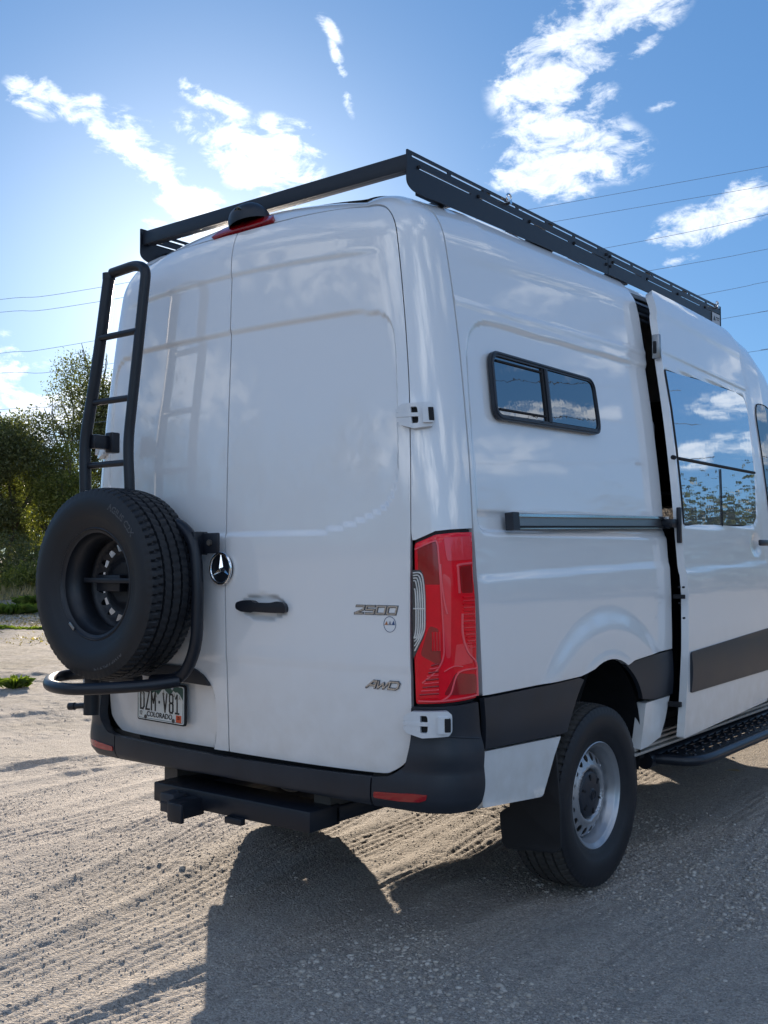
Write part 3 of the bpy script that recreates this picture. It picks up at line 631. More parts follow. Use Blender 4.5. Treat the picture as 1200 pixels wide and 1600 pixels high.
# ---------------- tail lights
def taillight(mir):
    root=empty('tail_light',(0,0,0),VAN)
    B=lambda **k: body(mirror=mir,**k)
    O=rpoly([(1.110,.892),(1.431,.896),(1.70,.902),(1.955,.908),(1.985,1.106),(1.990,1.230),(1.965,1.330),(1.990,1.480),(1.65,1.476),(1.43,1.470),(1.16,1.440),(1.145,1.329),(1.098,1.11)],[.02,.02,.03,.015,.03,.03,.03,.01,.02,.03,.02,.02,.03],3)
    sheet('light_surround',offset_poly(O,.012),B(off=-.004),GAP,root,step=.05,bstep=.02,depth=.02)
    sheet('lens_body',O,B(off=lambda s,t:.008+.006*sstep(0,.03,sdf(s,t,O))),RED,root,step=.02,bstep=.012,depth=.02)
    up=.0150
    def patch(nm,pl,mt,o=up,r=.015,d=.003): return sheet(nm,rpoly(pl,r,3),B(off=o),mt,root,step=.04,bstep=.015,depth=d)
    patch('reflector_panel',[(1.20,1.425),(1.44,1.455),(1.46,1.30),(1.19,1.30)],REDD)
    patch('reflector_panel',[(1.455,1.29),(1.50,1.05),(1.56,1.05),(1.60,1.32),(1.50,1.34)],REDB,up,.02)
    patch('reflector_panel',[(1.52,1.28),(1.50,1.10),(1.74,1.08),(1.72,1.18),(1.66,1.28)],REDB,up-.0012,.04)
    patch('reflector_panel',[(1.73,1.36),(1.92,1.365),(1.925,1.27),(1.74,1.27)],REDD,up,.02)
    patch('reflector_panel',[(1.12,.915),(1.42,.915),(1.40,.99),(1.16,1.03)],RED,up+.001,.02)
    patch('reflector_panel',[(1.46,.925),(1.93,.925),(1.93,.99),(1.62,1.00)],REDD,up+.001,.03)
    patch('reflector_panel',[(1.60,1.02),(1.88,1.03),(1.88,1.10),(1.64,1.095)],REDB,up,.01)
    patch('reflector_panel',[(1.18,1.06),(1.44,1.02),(1.42,1.15),(1.30,1.16)],REDD,up,.03)
    for k in range(9):
        t_=.925+k*.0125; strip_on('prism_row',[(1.17+k*.018,t_),(1.40,t_+.006)],.006,up+.0035,REDB if k%2 else REDD,root,.002,mir)
    for k in range(6):
        s_=1.335+k*.018; strip_on('prism_row',[(s_,1.075),(s_+.004,1.14)],.004,up+.0035,REDB if k%2 else RED,root,.002,mir)
    patch('reflector_panel',[(1.29,1.30),(1.44,1.30),(1.44,1.17),(1.33,1.17),(1.285,1.2)],RED,up+.002,.02)
    patch('reflector_panel',[(1.53,1.46),(1.93,1.465),(1.93,1.385),(1.56,1.38)],REDB,up+.001,.02)
    # light guides
    for pl,w in (([(1.17,1.42),(1.40,1.447),(1.445,1.44),(1.455,1.40),(1.465,1.25),(1.475,1.10),(1.46,1.05),(1.38,1.01),(1.20,.965)],.008),
                 ([(1.47,1.37),(1.475,1.31),(1.50,1.24),(1.53,1.20)],.010),
                 ([(1.93,1.372),(1.72,1.366),(1.705,1.35),(1.71,1.27)],.010),
                 ([(1.74,1.20),(1.735,1.13),(1.80,1.07),(1.93,1.03),(1.945,.98),(1.95,.915)],.010),
                 ([(1.43,.905),(1.55,.93),(1.66,1.0),(1.94,1.01)],.008),([(1.15,.903),(1.44,.905),(1.93,.918)],.008),
                 ([(1.47,1.005),(1.60,1.022),(1.72,1.02)],.005)):
        strip_on('light_guide',spline(pl,5),w*.8,up+.001,GUIDE,root,.003,mir)
    # ribbed side marker
    for i in range(16):
        t_=1.255-i*.0115; strip_on('marker_rib',[(1.755+max(0,(i-9))*.012,t_),(1.935,t_)],.0045,up+.001,REDB if i%2 else RED,root,.003,mir)
    # clear reversing lens with nested ribs
    CO=rpoly([(1.122,1.350),(1.225,1.350),(1.262,1.33),(1.272,1.27),(1.262,1.16),(1.235,1.125),(1.096,1.045),(1.102,1.2)],[.01,.01,.02,.02,.03,.02,.01,.01],3)
    sheet('reversing_lens',CO,B(off=up+.0005),CLEARD,root,step=.04,bstep=.012,depth=.004)
    for k in range(5):
        q=k*.026; pts=[(1.135,1.340-q*.35),(1.215-q*.75,1.340-q*.35),(1.247-q,1.318-q*.3),(1.256-q,1.26),(1.247-q,1.165-q*.1),(1.222-q,1.132-q*.15),(1.120,1.074+q*.25+k*.010)]
        if k>=4: pts=pts[2:-1]
        strip_on('lens_rib',spline(pts,4),.0055,up+.002,CLEAR,root,.0035,mir)
    strip_on('lens_rib',[(1.12,1.218),(1.19,1.218),(1.262,1.218)],.005,up+.003,CLEAR,root,.003,mir)
    return root
t1=taillight(False); t2=taillight(True)
# ---------------- bumper
def bump_off(s,t):
    return .030+.012*np.sin(np.pi*np.clip((t-.50)/.17,0,1))-.020*sstep(.56,.51,t)
BC=[(-.845,.530),(-.4,.545),(0,.551),(.4,.545),(.845,.530),(.845,.632),(.55,.630),(0,.628),(-.55,.630),(-.845,.632)]
sheet('rear_bumper',BC,body(bump_off),PLAS,VAN,step=.02,bstep=.02,depth=.05)
BCR=rpoly([(.853,.529),(1.2,.524),(1.50,.522),(1.90,.526),(1.975,.60),(2.008,.733),(1.995,.80),(1.965,.893),(1.50,.886),(1.11,.882),(1.055,.880),(1.053,.80),(1.045,.745),(1.012,.685),(.935,.640),(.853,.632)],[.004,.02,.02,.03,.03,.04,.03,.01,0,.01,.01,.02,.03,.04,.03,.004],4)
for mir in (False,True):
    sheet('bumper_corner',BCR,body(lambda s,t:bump_off(s,t)*(1-.55*sstep(.70,.80,t))-.012*sstep(1.8,2.0,s)*0,mirror=mir),PLAS,VAN,step=.02,bstep=.015,depth=.04)
    strip_on('bumper_crease',spline([(1.09,.792),(1.3,.790),(1.6,.782),(1.96,.768)],4),.006,.0165,PLAS,VAN,.002,mir)
    sheet('rear_reflector',rpoly([(.866,.563),(.978,.561),(1.20,.566),(1.262,.574),(1.275,.592),(1.086,.593),(.866,.584)],[.006]*7,3),body(lambda s,t:bump_off(s,t)+.0045,mirror=mir),REDD,VAN,step=.04,bstep=.02,depth=.008)
# ---------------- hinges on both pillars
def hinge(t0,low,mir):
    h=empty('hinge',(0,0,0),VAN); B=lambda off: body(off,mirror=mir)
    a=1.215 if not low else 1.165
    H=.044
    pl=rpoly([(a-.125,t0-H+.012),(a+.05,t0-H-.004),(1.50,t0-H+.004),(1.535,t0-H+.02),(1.535,t0+H-.012),(1.49,t0+H),(a-.06,t0+H-.004),(a-.125,t0+H-.015)],[.01,.01,.015,.01,.01,.015,.01,.01],3)
    slot=rpoly([(a+.035,t0-.030),(a+.115,t0-.030),(a+.115,t0+.028),(a+.035,t0+.028)],[.004,.02,.02,.004],4)
    bs=.030 if low else .004
    sheet('hinge_plate',pl,B(bs+.020),HINGE,h,step=.03,bstep=.012,depth=.022,holes=[slot])
    sheet('hinge_recess',offset_poly(slot,.004),B(bs+.004),GAP,h,step=.03,bstep=.012,depth=.002)
    a2=a+.010
    for k,dz in enumerate((-.017,.0,.017)):
        box_=rpoly([(a2-.155,t0+dz-.0066),(a2+.02+(.10 if k==1 else 0),t0+dz-.0066),(a2+.02+(.10 if k==1 else 0),t0+dz+.0066),(a2-.155,t0+dz+.0066)],.003,2)
        sheet('hinge_leaf',box_,B(bs+.0225-.002*abs(k-1)),HINGE,h,step=.05,bstep=.02,depth=.012)
    sheet('hinge_block',rpoly([(1.385,t0-.030),(1.50,t0-.030),(1.50,t0+.026),(1.385,t0+.026)],.006,3),B(bs+.032),HINGE,h,step=.03,bstep=.015,depth=.014)
    sheet('hinge_pad',rpoly([(1.452,t0-.024),(1.512,t0-.024),(1.512,t0+.022),(1.452,t0+.022)],.006,3),B(bs+.0335),GAP,h,step=.03,bstep=.015,depth=.012)
for mir in (False,True):
    hinge(1.885,False,mir); hinge(.832,True,mir)
# ---------------- door furniture
hm=sheet('door_handle',rpoly([(.090,1.198),(.092,1.222),(.135,1.231),(.196,1.234),(.214,1.225),(.31,1.225),(.35,1.232),(.385,1.226),(.396,1.208),(.392,1.188),(.31,1.188),(.21,1.190),(.195,1.186),(.13,1.188)],[.012,.012,.01,.006,.01,.02,.01,.012,.01,.008,.02,.006,.006,.01],4),body(lambda s,t:.018+.012*np.cos((s-.245)*8)-.5*np.abs(t-1.208)**1.5+0*t),BLACK,VAN,step=.012,bstep=.008,depth=.028)
# maker's star on the seam
M_=frame(-.012,1.352,.004); mb=MB(); star=empty('star_badge',(0,0,0),VAN)
def place(mb,M): mb.v=[tuple(M@Vector(v)) for v in mb.v]; return mb
place(MB().tube([(.056*math.cos(a),.060*math.sin(a),.010) for a in np.linspace(0,2*math.pi,41)[:-1]],.006,10,closed=True),M_).build('badge_ring',CHROME,star,True)
place(MB().tube([(0,0,-.004),(0,0,.004)],.056,40),M_).build('badge_disc',BLACK,star)
mb=MB()
for k in range(3):
    a=math.pi/2+k*2*math.pi/3
    tip=Vector((.057*math.cos(a),.060*math.sin(a),.008)); n1=Vector((-math.sin(a),math.cos(a),0))*.0105
    a2=a+math.pi/3; a3=a-math.pi/3
    q1=Vector((.0115*math.cos(a2),.0115*math.sin(a2),.006)); q2=Vector((.0115*math.cos(a3),.0115*math.sin(a3),.006)); c=Vector((0,0,.018)); z=Vector((0,0,.002))
    mb.add([tip,q1,c,q2],[(0,1,2),(0,2,3)])
place(mb,M_).build('badge_star',CHROME,star)
# raised lettering
def strokes(name,lines,w,s0,t0,wid,hgt,shear,material,parent):
    mb=MB(); SW=.83
    def fn(u,v,d):
        s=s0+((u*wid+shear*v*hgt)/SW); t=t0+v*hgt; return at(s,t,d)[0]
    for L in lines:
        for (u0,v0),(u1,v1) in zip(L[:-1],L[1:]):
            du=(u1-u0)*wid; dv=(v1-v0)*hgt; ln=math.hypot(du,dv); du/=ln; dv/=ln
            nx,ny=-dv*w/2,du*w/2; ex,ey=du*w*.45,dv*w*.45
            q=[((u0*wid-ex+nx)/wid,(v0*hgt-ey+ny)/hgt),((u0*wid-ex-nx)/wid,(v0*hgt-ey-ny)/hgt),((u1*wid+ex-nx)/wid,(v1*hgt+ey-ny)/hgt),((u1*wid+ex+nx)/wid,(v1*hgt+ey+ny)/hgt)]
            V=[fn(a,b,.0005) for a,b in q]; 
            cx=sum(a for a,b in q)/4; cy=sum(b for a,b in q)/4
            V+=[fn(cx+(a-cx)*.86,cy+(b-cy)*.86,.0042 if 'rim' not in name else .0022) for a,b in q]
            mb.add(V,[(4,5,6,7),(0,1,5,4),(1,2,6,5),(2,3,7,6),(3,0,4,7)])
    return mb.build(name,material,parent)
LC=mat('satin_chrome',(.60,.60,.59),.22,metal=1,nscale=80,namt=.15)
def dig_(ch,x,w):
    S={'2':[[(0,1),(1,1),(1,.55),(0,0),(1,0)]],'5':[[(1,1),(0,1),(0,.52),(1,.52),(1,0),(0,0)]],'0':[[(0,0),(0,1),(1,1),(1,0),(0,0)]],
       'A':[[(0,0),(.62,1),(1,1),(1,0)],[(.35,.38),(1,.38)]],'W':[[(0,1),(.12,0),(.5,.75),(.62,0),(1,1)]],'D':[[(0,0),(0,1),(.8,1),(1,.75),(1,.2),(.8,0),(0,0)]]}[ch]
    return [[(x+u*w,v) for u,v in L] for L in S]
def rimmed(name,ln,w,*a):
    s0,t0,wid,hgt,sh,m_,par=a
    strokes(name+'_rim',ln,w*1.75,s0,t0-.0002,wid,hgt,sh,GAPL,par); strokes(name,ln,w,*a)
GAPL=mat('lettering_rim',(.10,.10,.11),.3,nscale=40,namt=.1)
ln=[];
for i,c in enumerate('2500'): ln+=dig_(c,i*.262,.20)
rimmed('model_lettering',ln,.0052,.752,1.196,.168,.026,.30,LC,VAN)
ln=[]
for i,c in enumerate('AWD'): ln+=dig_(c,[0,.33,.70][i],[.27,.34,.28][i])
rimmed('drive_lettering',ln,.0050,.800,.936,.128,.024,.40,LC,VAN)
M_=frame(.922,1.160,.0006); mb=MB(); dec=empty('round_sticker',(0,0,0),VAN)
place(MB().tube([(.024*math.cos(a),.027*math.sin(a),0) for a in np.linspace(0,2*math.pi,33)[:-1]],.0011,6,closed=True),M_).build('sticker_ring',mat('sticker_slate',(.10,.13,.20),.4,nscale=30,namt=.1),dec)
for k,(x,c) in enumerate(((-.014,(.45,.16,.05)),(0,(.25,.27,.32)),(.014,(.04,.09,.22)))):
    mb=MB(); mb.add([(x-.005,0,.0006),(x+.006,0,.0006),(x+.002,.012+.001*k,.0006)],[(0,1,2)]); mb.add([(x-.007,-.002,.0006),(x+.007,-.002,.0006),(x+.007,.0,.0006),(x-.007,.0,.0006)],[(0,1,2,3)])
    place(mb,M_).build('sticker_tree',mat('sticker_ink_%s'%('rust','grey','navy')[k],c,.5,nscale=30,namt=.1),dec)
# number plate
def text_mesh(txt,size,M,material,name,parent,ext=.0006,xs_=1,align='CENTER',bend=None,bold=0):
    cu=bpy.data.curves.new(name,'FONT'); cu.body=txt; cu.size=size; cu.extrude=ext; cu.align_x=align; cu.offset=bold; cu.resolution_u=3
    ob=bpy.data.objects.new(name,cu); COL.objects.link(ob); bpy.context.view_layer.update()
    me=bpy.data.meshes.new_from_object(ob.evaluated_get(bpy.context.evaluated_depsgraph_get())); bpy.data.objects.remove(ob); bpy.data.curves.remove(cu)
    if bend is None:
        for v in me.vertices: v.co=M@Vector((v.co.x*xs_,v.co.y,v.co.z))
    else:
        for v in me.vertices: v.co=bend(v.co)
    me.materials.clear(); me.materials.append(material); o=bpy.data.objects.new(name,me); COL.objects.link(o); o.parent=parent; return o
plate=empty('number_plate',(0,0,0),VAN)
pc=Vector((-.4045,.030,.795)); rx=Vector((1,-.050,-.004)).normalized(); uz=Vector((-.012,.0,1)).normalized(); nz=rx.cross(uz); uz=nz.cross(rx)
MP=Matrix(((rx.x,uz.x,nz.x,pc.x),(rx.y,uz.y,nz.y,pc.y),(rx.z,uz.z,nz.z,pc.z),(0,0,0,1)))
def rr(hw,hh,r,n=5): return rpoly([(-hw,-hh),(hw,-hh),(hw,hh),(-hw,hh)],r,n)
def flat(name,pl,z0,z1,material,parent=plate,M=MP,holes=()):
    mb=MB(); mb.prism(pl,lambda p,d:M@Vector((p[0],p[1],d)),z0,z1); return mb.build(name,material,parent)
flat('plate_backing',rr(.158,.082,.012),-.010,-.001,GAP)
flat('plate_sheet',rr(.152,.076,.011),-.001,.0015,PLW)
flat('plate_sky',[(-.148,.016),(-.148,.066),(-.142,.073),(.142,.073),(.148,.066),(.148,.016)],.0015,.0019,PLG)
mt=[(-.149,.010),(-.149,.028),(-.138,.042),(-.128,.050),(-.116,.040),(-.104,.048),(-.094,.060),(-.084,.054),(-.070,.045),(-.056,.033),(-.044,.041),(-.030,.043),(-.016,.030),(-.004,.041),(.010,.054),(.022,.061),(.034,.052),(.050,.044),(.062,.034),(.076,.046),(.086,.056),(.098,.050),(.112,.052),(.126,.044),(.138,.032),(.149,.020),(.149,.010)]
flat('plate_mountains',mt,.0017,.0024,PLW)
grey=mat('plate_shading',(.40,.38,.33),.5,nscale=300,namt=.5)
for x,y in ((-.128,.034),(-.096,.046),(-.03,.030),(.02,.046),(.09,.040),(.125,.033)):
    flat('plate_ridge_shading',[(x-.008,y-.010),(x-.002,y-.004),(x+.002,y+.008),(x+.006,y-.002),(x+.010,y-.012),(x+.002,y-.007)],.0020,.0027,grey)
mb=MB(); mb.tube([Vector((p[0],p[1],.0018)) for p in dens(rr(.1475,.0715,.010),.02)],.0009,6,closed=True); place(mb,MP).build('plate_border',PLG,plate)
def pt(txt,size,x,y,mt_=INK,xs_=1,nm='plate_lettering',bold=0,z=.0027): return text_mesh(txt,size,MP@Matrix.Translation((x,y,z)),mt_,nm,plate,xs_=xs_,bold=bold)
PG={'D':[[(0,0),(0,1),(.7,1),(1,.86),(1,.14),(.7,0),(0,0)]],'Z':[[(0,1),(1,1),(0,0),(1,0)]],'M':[[(0,0),(0,1),(.5,.40),(1,1),(1,0)]],'V':[[(0,1),(.5,0),(1,1)]],
 '8':[[(.15,.52),(0,.62),(0,.9),(.2,1),(.8,1),(1,.9),(1,.62),(.85,.52),(.15,.52),(0,.42),(0,.1),(.2,0),(.8,0),(1,.1),(1,.42),(.85,.52)]],'1':[[(.08,.80),(.5,1),(.5,0)],[(.02,0),(.98,0)]]}
def plate_char(ch,x,w,y0=-.034,h=.074,t=.0072):
    mb=MB()
    for L in PG[ch]:
        for k,((a,b),(c,d)) in enumerate(zip(L[:-1],L[1:])):
            p=Vector((x-w/2+a*w,y0+b*h)); q=Vector((x-w/2+c*w,y0+d*h)); e=(q-p).normalized(); n=Vector((-e.y,e.x))*t/2; e=e*t*.42
            mb.prism([tuple(p-e+n),tuple(p-e-n),tuple(q+e-n),tuple(q+e+n)],lambda P_,D_:MP@Vector((P_[0],P_[1],D_)),.0016,.0031+.00005*k)
    mb.build('plate_lettering',INK,plate)
for ch,x,w in (('D',-.121,.023),('Z',-.085,.023),('M',-.046,.026),('V',.032,.025),('8',.073,.022),('1',.111,.022)): plate_char(ch,x,w)
flat('plate_dot',rr(.0045,.0055,.001),.0018,.0028,INK,M=MP@Matrix.Translation((-.007,.002,0)))
pt('COLORADO',.030,-.005,-.0625,xs_=1.0,bold=.0003); pt('12',.024,-.130,-.060,xs_=.8)
flat('plate_sticker',rr(.0165,.0145,.001),.0015,.0028,ORANGE,M=MP@Matrix.Translation((.121,-.0555,0)))
pt('25',.018,.121,-.0575,xs_=.9,z=.0034)
for x,y in ((-.110,.066),(.082,.066)): place(MB().tube([(x,y,.001),(x,y,.005)],.0065,12),MP).build('plate_screw',CHROME,plate,True)
for x,y in ((-.098,-.066),(.087,-.066)): place(MB().tube([(x,y,.001),(x,y,.004)],.0085,12),MP).build('plate_screw',UNDER,plate,True)
# black trim above the plate
BT=rpoly([(-.92,.905),(-.92,.940),(-.30,.958),(-.22,.950),(-.155,.927),(-.112,.888),(-.30,.892)],[.01,.02,.03,.03,.02,.004,.01],4)
sheet('plate_light_trim',BT,body(.006),PLAS,VAN,step=.03,bstep=.012,depth=.03)
# ---------------- wheels
def tyre(name,material,R=.385,Wd=.245,rb=.215,N_=360):
    hw=Wd/2
    tv=[-.106,-.1055]
    gr=[-.062,-.022,.022,.062]; gw=.0052
    vs=[-.104,-.090,-.078]
    for g_ in gr: vs+=[g_-gw,g_-gw+.0012,g_+gw-.0012,g_+gw]
    vs+=[-.042,0,.042,.078,.090,.104]; vs=sorted(vs)
    sideL=[(-.088,rb,0),(-.098,rb+.012,0),(-.106,rb+.030,0),(-.114,rb+.052,0),(-.1165,rb+.056,0),(-.121,rb+.085,0),(-.1225,rb+.105,0),(-.1205,rb+.128,0),(-.1190,rb+.131,0),(-.1155,rb+.146,0),(-.111,rb+.157,0)]
    prof=[(v,r,0) for v,r,_ in sideL]+[(v,R-.0012-.010*abs(v/.106)**3.2,1) for v in vs]+[(-v,r,0) for v,r,_ in sideL[::-1]]
    A=np.linspace(0,2*math.pi,N_,endpoint=False); V=[];M=len(prof)
    V=np.zeros((N_,M,3))
    for j,(v,r,tr) in enumerate(prof):
        rr_=np.full(N_,r)
        if tr:
            if any(abs(v-g_)<gw-.0005 for g_ in gr): rr_-=.011
            else:
                # lateral sipes, shifted and slanted from rib to rib
                rib=sum(v>g_ for g_ in gr); sh=[0,.35,.7,.2,.55][rib]; slant=[8,-14,16,-14,8][rib]
                ph=((A/(2*math.pi)*72+sh+v*slant)%1.0)
                dp=[.009,.0055,.0055,.0055,.009][rib]
                rr_=rr_-dp*(ph<.2)
        elif R-.035<r and abs(v)>.108:
            ph=((A/(2*math.pi)*72+(0 if v<0 else .55)+v*8)%1.0); rr_=rr_-.004*(ph<.2)
        V[:,j,0]=v; V[:,j,1]=rr_*np.cos(A); V[:,j,2]=rr_*np.sin(A)
    V=V.reshape(-1,3); F=[]
    for i in range(N_):
        k=(i+1)%N_
        for j in range(M-1): F.append((i*M+j,i*M+j+1,k*M+j+1,k*M+j))
    me=bpy.data.meshes.new(name); me.from_pydata(V.tolist(),[],F); me.materials.append(material); me.polygons.foreach_set('use_smooth',[True]*len(F))
    if material is RUBBERD:
        me.materials.append(TREADD); me.polygons.foreach_set('material_index',[1 if prof[f[0]%M][2] and prof[(f[0]%M+1)%M][2] else 0 for f in F])
    me.update(); bm=bmesh.new(); bm.from_mesh(me); bmesh.ops.recalc_face_normals(bm,faces=bm.faces[:]); bm.to_mesh(me); bm.free()
    try: me.set_sharp_from_angle(angle=rad(32))
    except Exception: pass
    return me
TY=tyre('tyre',RUBBERD); TYS=tyre('spare_tyre',RUBBER)
def lathe(prof,n=64,closed=False):
    mb=MB(); V=[];F=[];m=len(prof)
    for i in range(n):
        a=2*math.pi*i/n
        for x,r in prof: V.append((x,r*math.cos(a),r*math.sin(a)))
    for i in range(n):
        k=(i+1)%n
        for j in range(m-1): F.append((i*m+j,i*m+j+1,k*m+j+1,k*m+j))
    mb.add(V,F); return mb
def disc_sheet(name,prof,holes,material,parent,step=.02,depth=.004,ro=None,ri=None,n=72):
    """pressed disc with holes; prof: list (r, x)"""
    rs_=[p[0] for p in prof]; xs_=[p[1] for p in prof]
    def zf(y,z): return np.interp(np.hypot(y,z),rs_,xs_)
    def F(u,v):
        h=1e-3; P=np.stack([zf(u,v),u,v],-1); n=np.stack([np.ones_like(u),-(zf(u+h,v)-zf(u-h,v))/(2*h),-(zf(u,v+h)-zf(u,v-h))/(2*h)],-1); return P,n/np.linalg.norm(n,axis=-1,keepdims=True)
    o=[(ro*math.cos(2*math.pi*i/n),ro*math.sin(2*math.pi*i/n)) for i in range(n)]
    return sheet(name,o,F,material,parent,step=step,bstep=.008,holes=holes,depth=depth)
def ovals(r0,nh,a_rad,a_tan,off=0):
    H=[]
    for k in range(nh):
        c=2*math.pi*(k+off)/nh; pl=[]
        for q in range(14):
            b=2*math.pi*q/14; rr_=r0+a_rad*math.cos(b); tt=a_tan*math.sin(b); pl.append((rr_*math.cos(c)-tt*math.sin(c),rr_*math.sin(c)+tt*math.cos(c)))
        H.append(pl)
    return H
def wheel(name,loc,side,front=False):
    w=empty(name,(0,0,0),VAN); parts=[]
    o=bpy.data.objects.new('tyre',TY); COL.objects.link(o); parts.append(o)
    # rim barrel with stepped lip (x is outwards)
    rb=lathe([(-.10,.215),(-.095,.205),(-.06,.190),(.02,.186),(.045,.186),(.062,.193),(.078,.200),(.086,.203),(.090,.2145),(.0955,.2165),(.0985,.2200),(.0965,.2235),(.088,.2235)],96)
    parts.append(rb.build('rim',SILVER,None,True,60))
    prof=[(0,.040),(.096,.040),(.102,.056),(.110,.068),(.121,.069),(.131,.064),(.150,.056),(.170,.046),(.181,.034),(.188,.024)]
    parts.append(disc_sheet('wheel_disc',prof,ovals(.1565,18,.0185,.0150),SILVER,None,step=.008,ro=.187))
    pc_=[(0,.078),(.020,.080),(.025,.075),(.045,.074),(.070,.071),(.090,.066),(.098,.058),(.0995,.050)]
    cap=disc_sheet('hub_cap',pc_,[],PLAS,None,step=.006,ro=.0995,depth=.01); parts.append(cap)
    mb=MB()
    for k in range(6):
        a=2*math.pi*k/6+.4; c=Vector((.0705,.072*math.cos(a),.072*math.sin(a))); mb.box(c,(.0035,.012,.0045),M=Matrix.Rotation(a,3,'X').to_4x4())
    parts.append(mb.build('cap_notch',GAP))
    mb=MB()
    for k in range(3):
        a=math.pi/2+k*2*math.pi/3; mb.add([(.0808,.016*math.cos(a),.016*math.sin(a)),(.0808,.003*math.cos(a+1),.003*math.sin(a+1)),(.0820,0,0),(.0808,.003*math.cos(a-1),.003*math.sin(a-1))],[(0,1,2),(0,2,3)])
    mb.tube([(.0808,.018*math.cos(a),.018*math.sin(a)) for a in np.linspace(0,2*math.pi,25)[:-1]],.0016,6,closed=True)
    parts.append(mb.build('cap_star',BLACK))
    parts.append(lathe([(-.02,.0),(-.02,.16),(-.012,.165),(-.012,0)],40).build('brake_disc',UNDER,None,True))
    for p in parts:
        p.parent=w; 
    w.location=loc; w.rotation_euler=(rad(17),0,0) if side>0 else (0,0,math.pi)
    return w
WX=.985-.1225
w1=wheel('wheel',(WX,1.252,.382),1); w2=wheel('wheel',(-WX,1.252,.382),-1)
w3=wheel('wheel',(WX,1.225+3.665+.2,.382),1); w4=wheel('wheel',(-WX,1.225+3.665+.2,.382),-1)
mb=MB(); mb.tube([(-.8,1.225,.382),(.8,1.225,.382)],.045,12); mb.tube([(-.3,1.225,.37),(-.05,1.225,.37),(.12,1.225,.37)],[.06,.13,.06],14); mb.build('rear_axle',UNDER,VAN,True)
mb=MB(); mb.tube(arc_pts([(-.55,2.5,.34),(-.55,1.0,.33),(-.50,.35,.34)],.1),.03,12).tube([(-.56,2.1,.34),(-.56,1.6,.34)],.09,16); mb.build('exhaust',UNDER,VAN,True)
for mir in (1,-1):
    mb=MB(); mb.prism(rpoly([(.735,.36),(.745,.235),(.765,.218),(.975,.232),(.998,.25),(1.0,.42),(.992,.62),(.985,.70),(.93,.70),(.90,.55),(.80,.40)],[.02,.02,.02,.02,.02,0,0,0,0,.02,.02],4),lambda p,d:Vector((mir*p[0],.822+d+(.45-p[1])*.05+max(0,p[0]-.93)*.3,p[1])),0,.012); mb.build('mud_flap',MUD,VAN)
# ---------------- hitch
hr=empty('tow_hitch',(0,0,0),VAN)
MB().box((.045,.06,.447),(.425,.085,.038),bev=.006).build('crossbar',BLACK,hr,True)
MB().box((.40,.36,.447),(.07,.24,.030),bev=.005).build('crossbar_bracket',BLACK,hr,True)
MB().box((-.31,.36,.447),(.07,.24,.030),bev=.005).build('crossbar_bracket',BLACK,hr,True)
MB().box((-.135,-.070,.425),(.036,.065,.034),bev=.005).build('receiver_tube',BLACK,hr,True)
MB().box((-.225,-.045,.432),(.040,.045,.038),bev=.006).box((-.225,-.092,.432),(.036,.003,.002)).build('wiring_socket',PLAS,hr,True)
MB().tube([(-.18,-.02,.45),(-.20,-.05,.47),(-.185,-.07,.44)],.006,8).build('cable_loop',GAP,hr,True)
MB().box((-.105,-.146,.423),(.040,.010,.038),bev=.008).build('receiver_cover',BLACK,hr,True)
MB().box((.10,-.035,.402),(.045,.012,.012),bev=.003).build('chain_tab',BLACK,hr,True)
MB().box((.56,.30,.49),(.05,.05,.02),bev=.01).build('frame_bracket',UNDER,hr,True)
# ---------------- ladder on the left rear door
la=empty('ladder',(0,0,0),VAN); TR=.0205
yl=-.135
LR=arc_pts([(-.700,yl+.02,1.20),(-.697,yl,1.66),(-.705,yl,1.88),(-.640,yl+.012,2.20),(-.590,yl+.03,2.575)],[.05,.08,.2],6)
MB().tube(LR,TR+.004,18).build('rail',BLACK,la,True)
RR=arc_pts([(-.405,yl+.02,1.20),(-.407,yl,1.68),(-.420,yl,1.86),(-.385,yl+.012,2.18),(-.345,yl+.028,2.57),(-.42,yl+.035,2.598),(-.575,yl+.035,2.590)],[.05,.08,.2,.09,.05],8)
MB().tube(RR,TR+.001,18).build('rail',BLACK,la,True)
MB().tube([(-.590,yl+.03,2.565),(-.590,yl+.03,2.590)],TR+.0065,18).build('rail_cap',BLACK,la,True)
for z,xa,xb in ((2.315,-.622,-.375),(2.046,-.668,-.405),(1.782,-.700,-.416),(1.50,-.697,-.405)):
    MB().tube([(xa,yl+.008,z),(xb,yl+.008,z)],.0135,14).build('rung',BLACK,la,True)
MB().box((-.668,-.080,1.885),(.018,.045,.030),bev=.008).box((-.655,-.030,1.885),(.024,.022,.044),bev=.006).build('bracket',BLACK,la,True)
# ---------------- spare wheel carrier
ca=empty('spare_wheel_carrier',(0,0,0),VAN)
MB().tube(arc_pts([(-.42,-.085,1.535),(-.16,-.085,1.530),(-.075,-.085,1.46),(-.055,-.085,1.30),(-.060,-.085,1.05),(-.125,-.095,.925),(-.30,-.10,.905)],[.06,.10,.08,.08,.09],7),.024,18).build('frame_tube',BLACK,ca,True)
HP=[(-.14,-.105,.915),(-.20,-.20,.905),(-.30,-.32,.898),(-.42,-.395,.893),(-.56,-.385,.893),(-.68,-.315,.895),(-.755,-.24,.898),(-.775,-.17,.902),(-.73,-.115,.905),(-.60,-.095,.905),(-.40,-.09,.905)]
def spl3(P,n=5):
    P=[Vector(p) for p in P]; o=[]; m_=len(P)
    for i in range(m_-1):
        a=P[max(i-1,0)];b=P[i];c=P[i+1];d=P[min(i+2,m_-1)]
        for k in range(n):
            t=k/n; o.append(.5*((2*b)+(c-a)*t+(2*a-5*b+4*c-d)*t*t+(3*b-a-3*c+d)*t**3))
    o.append(P[-1]); return o
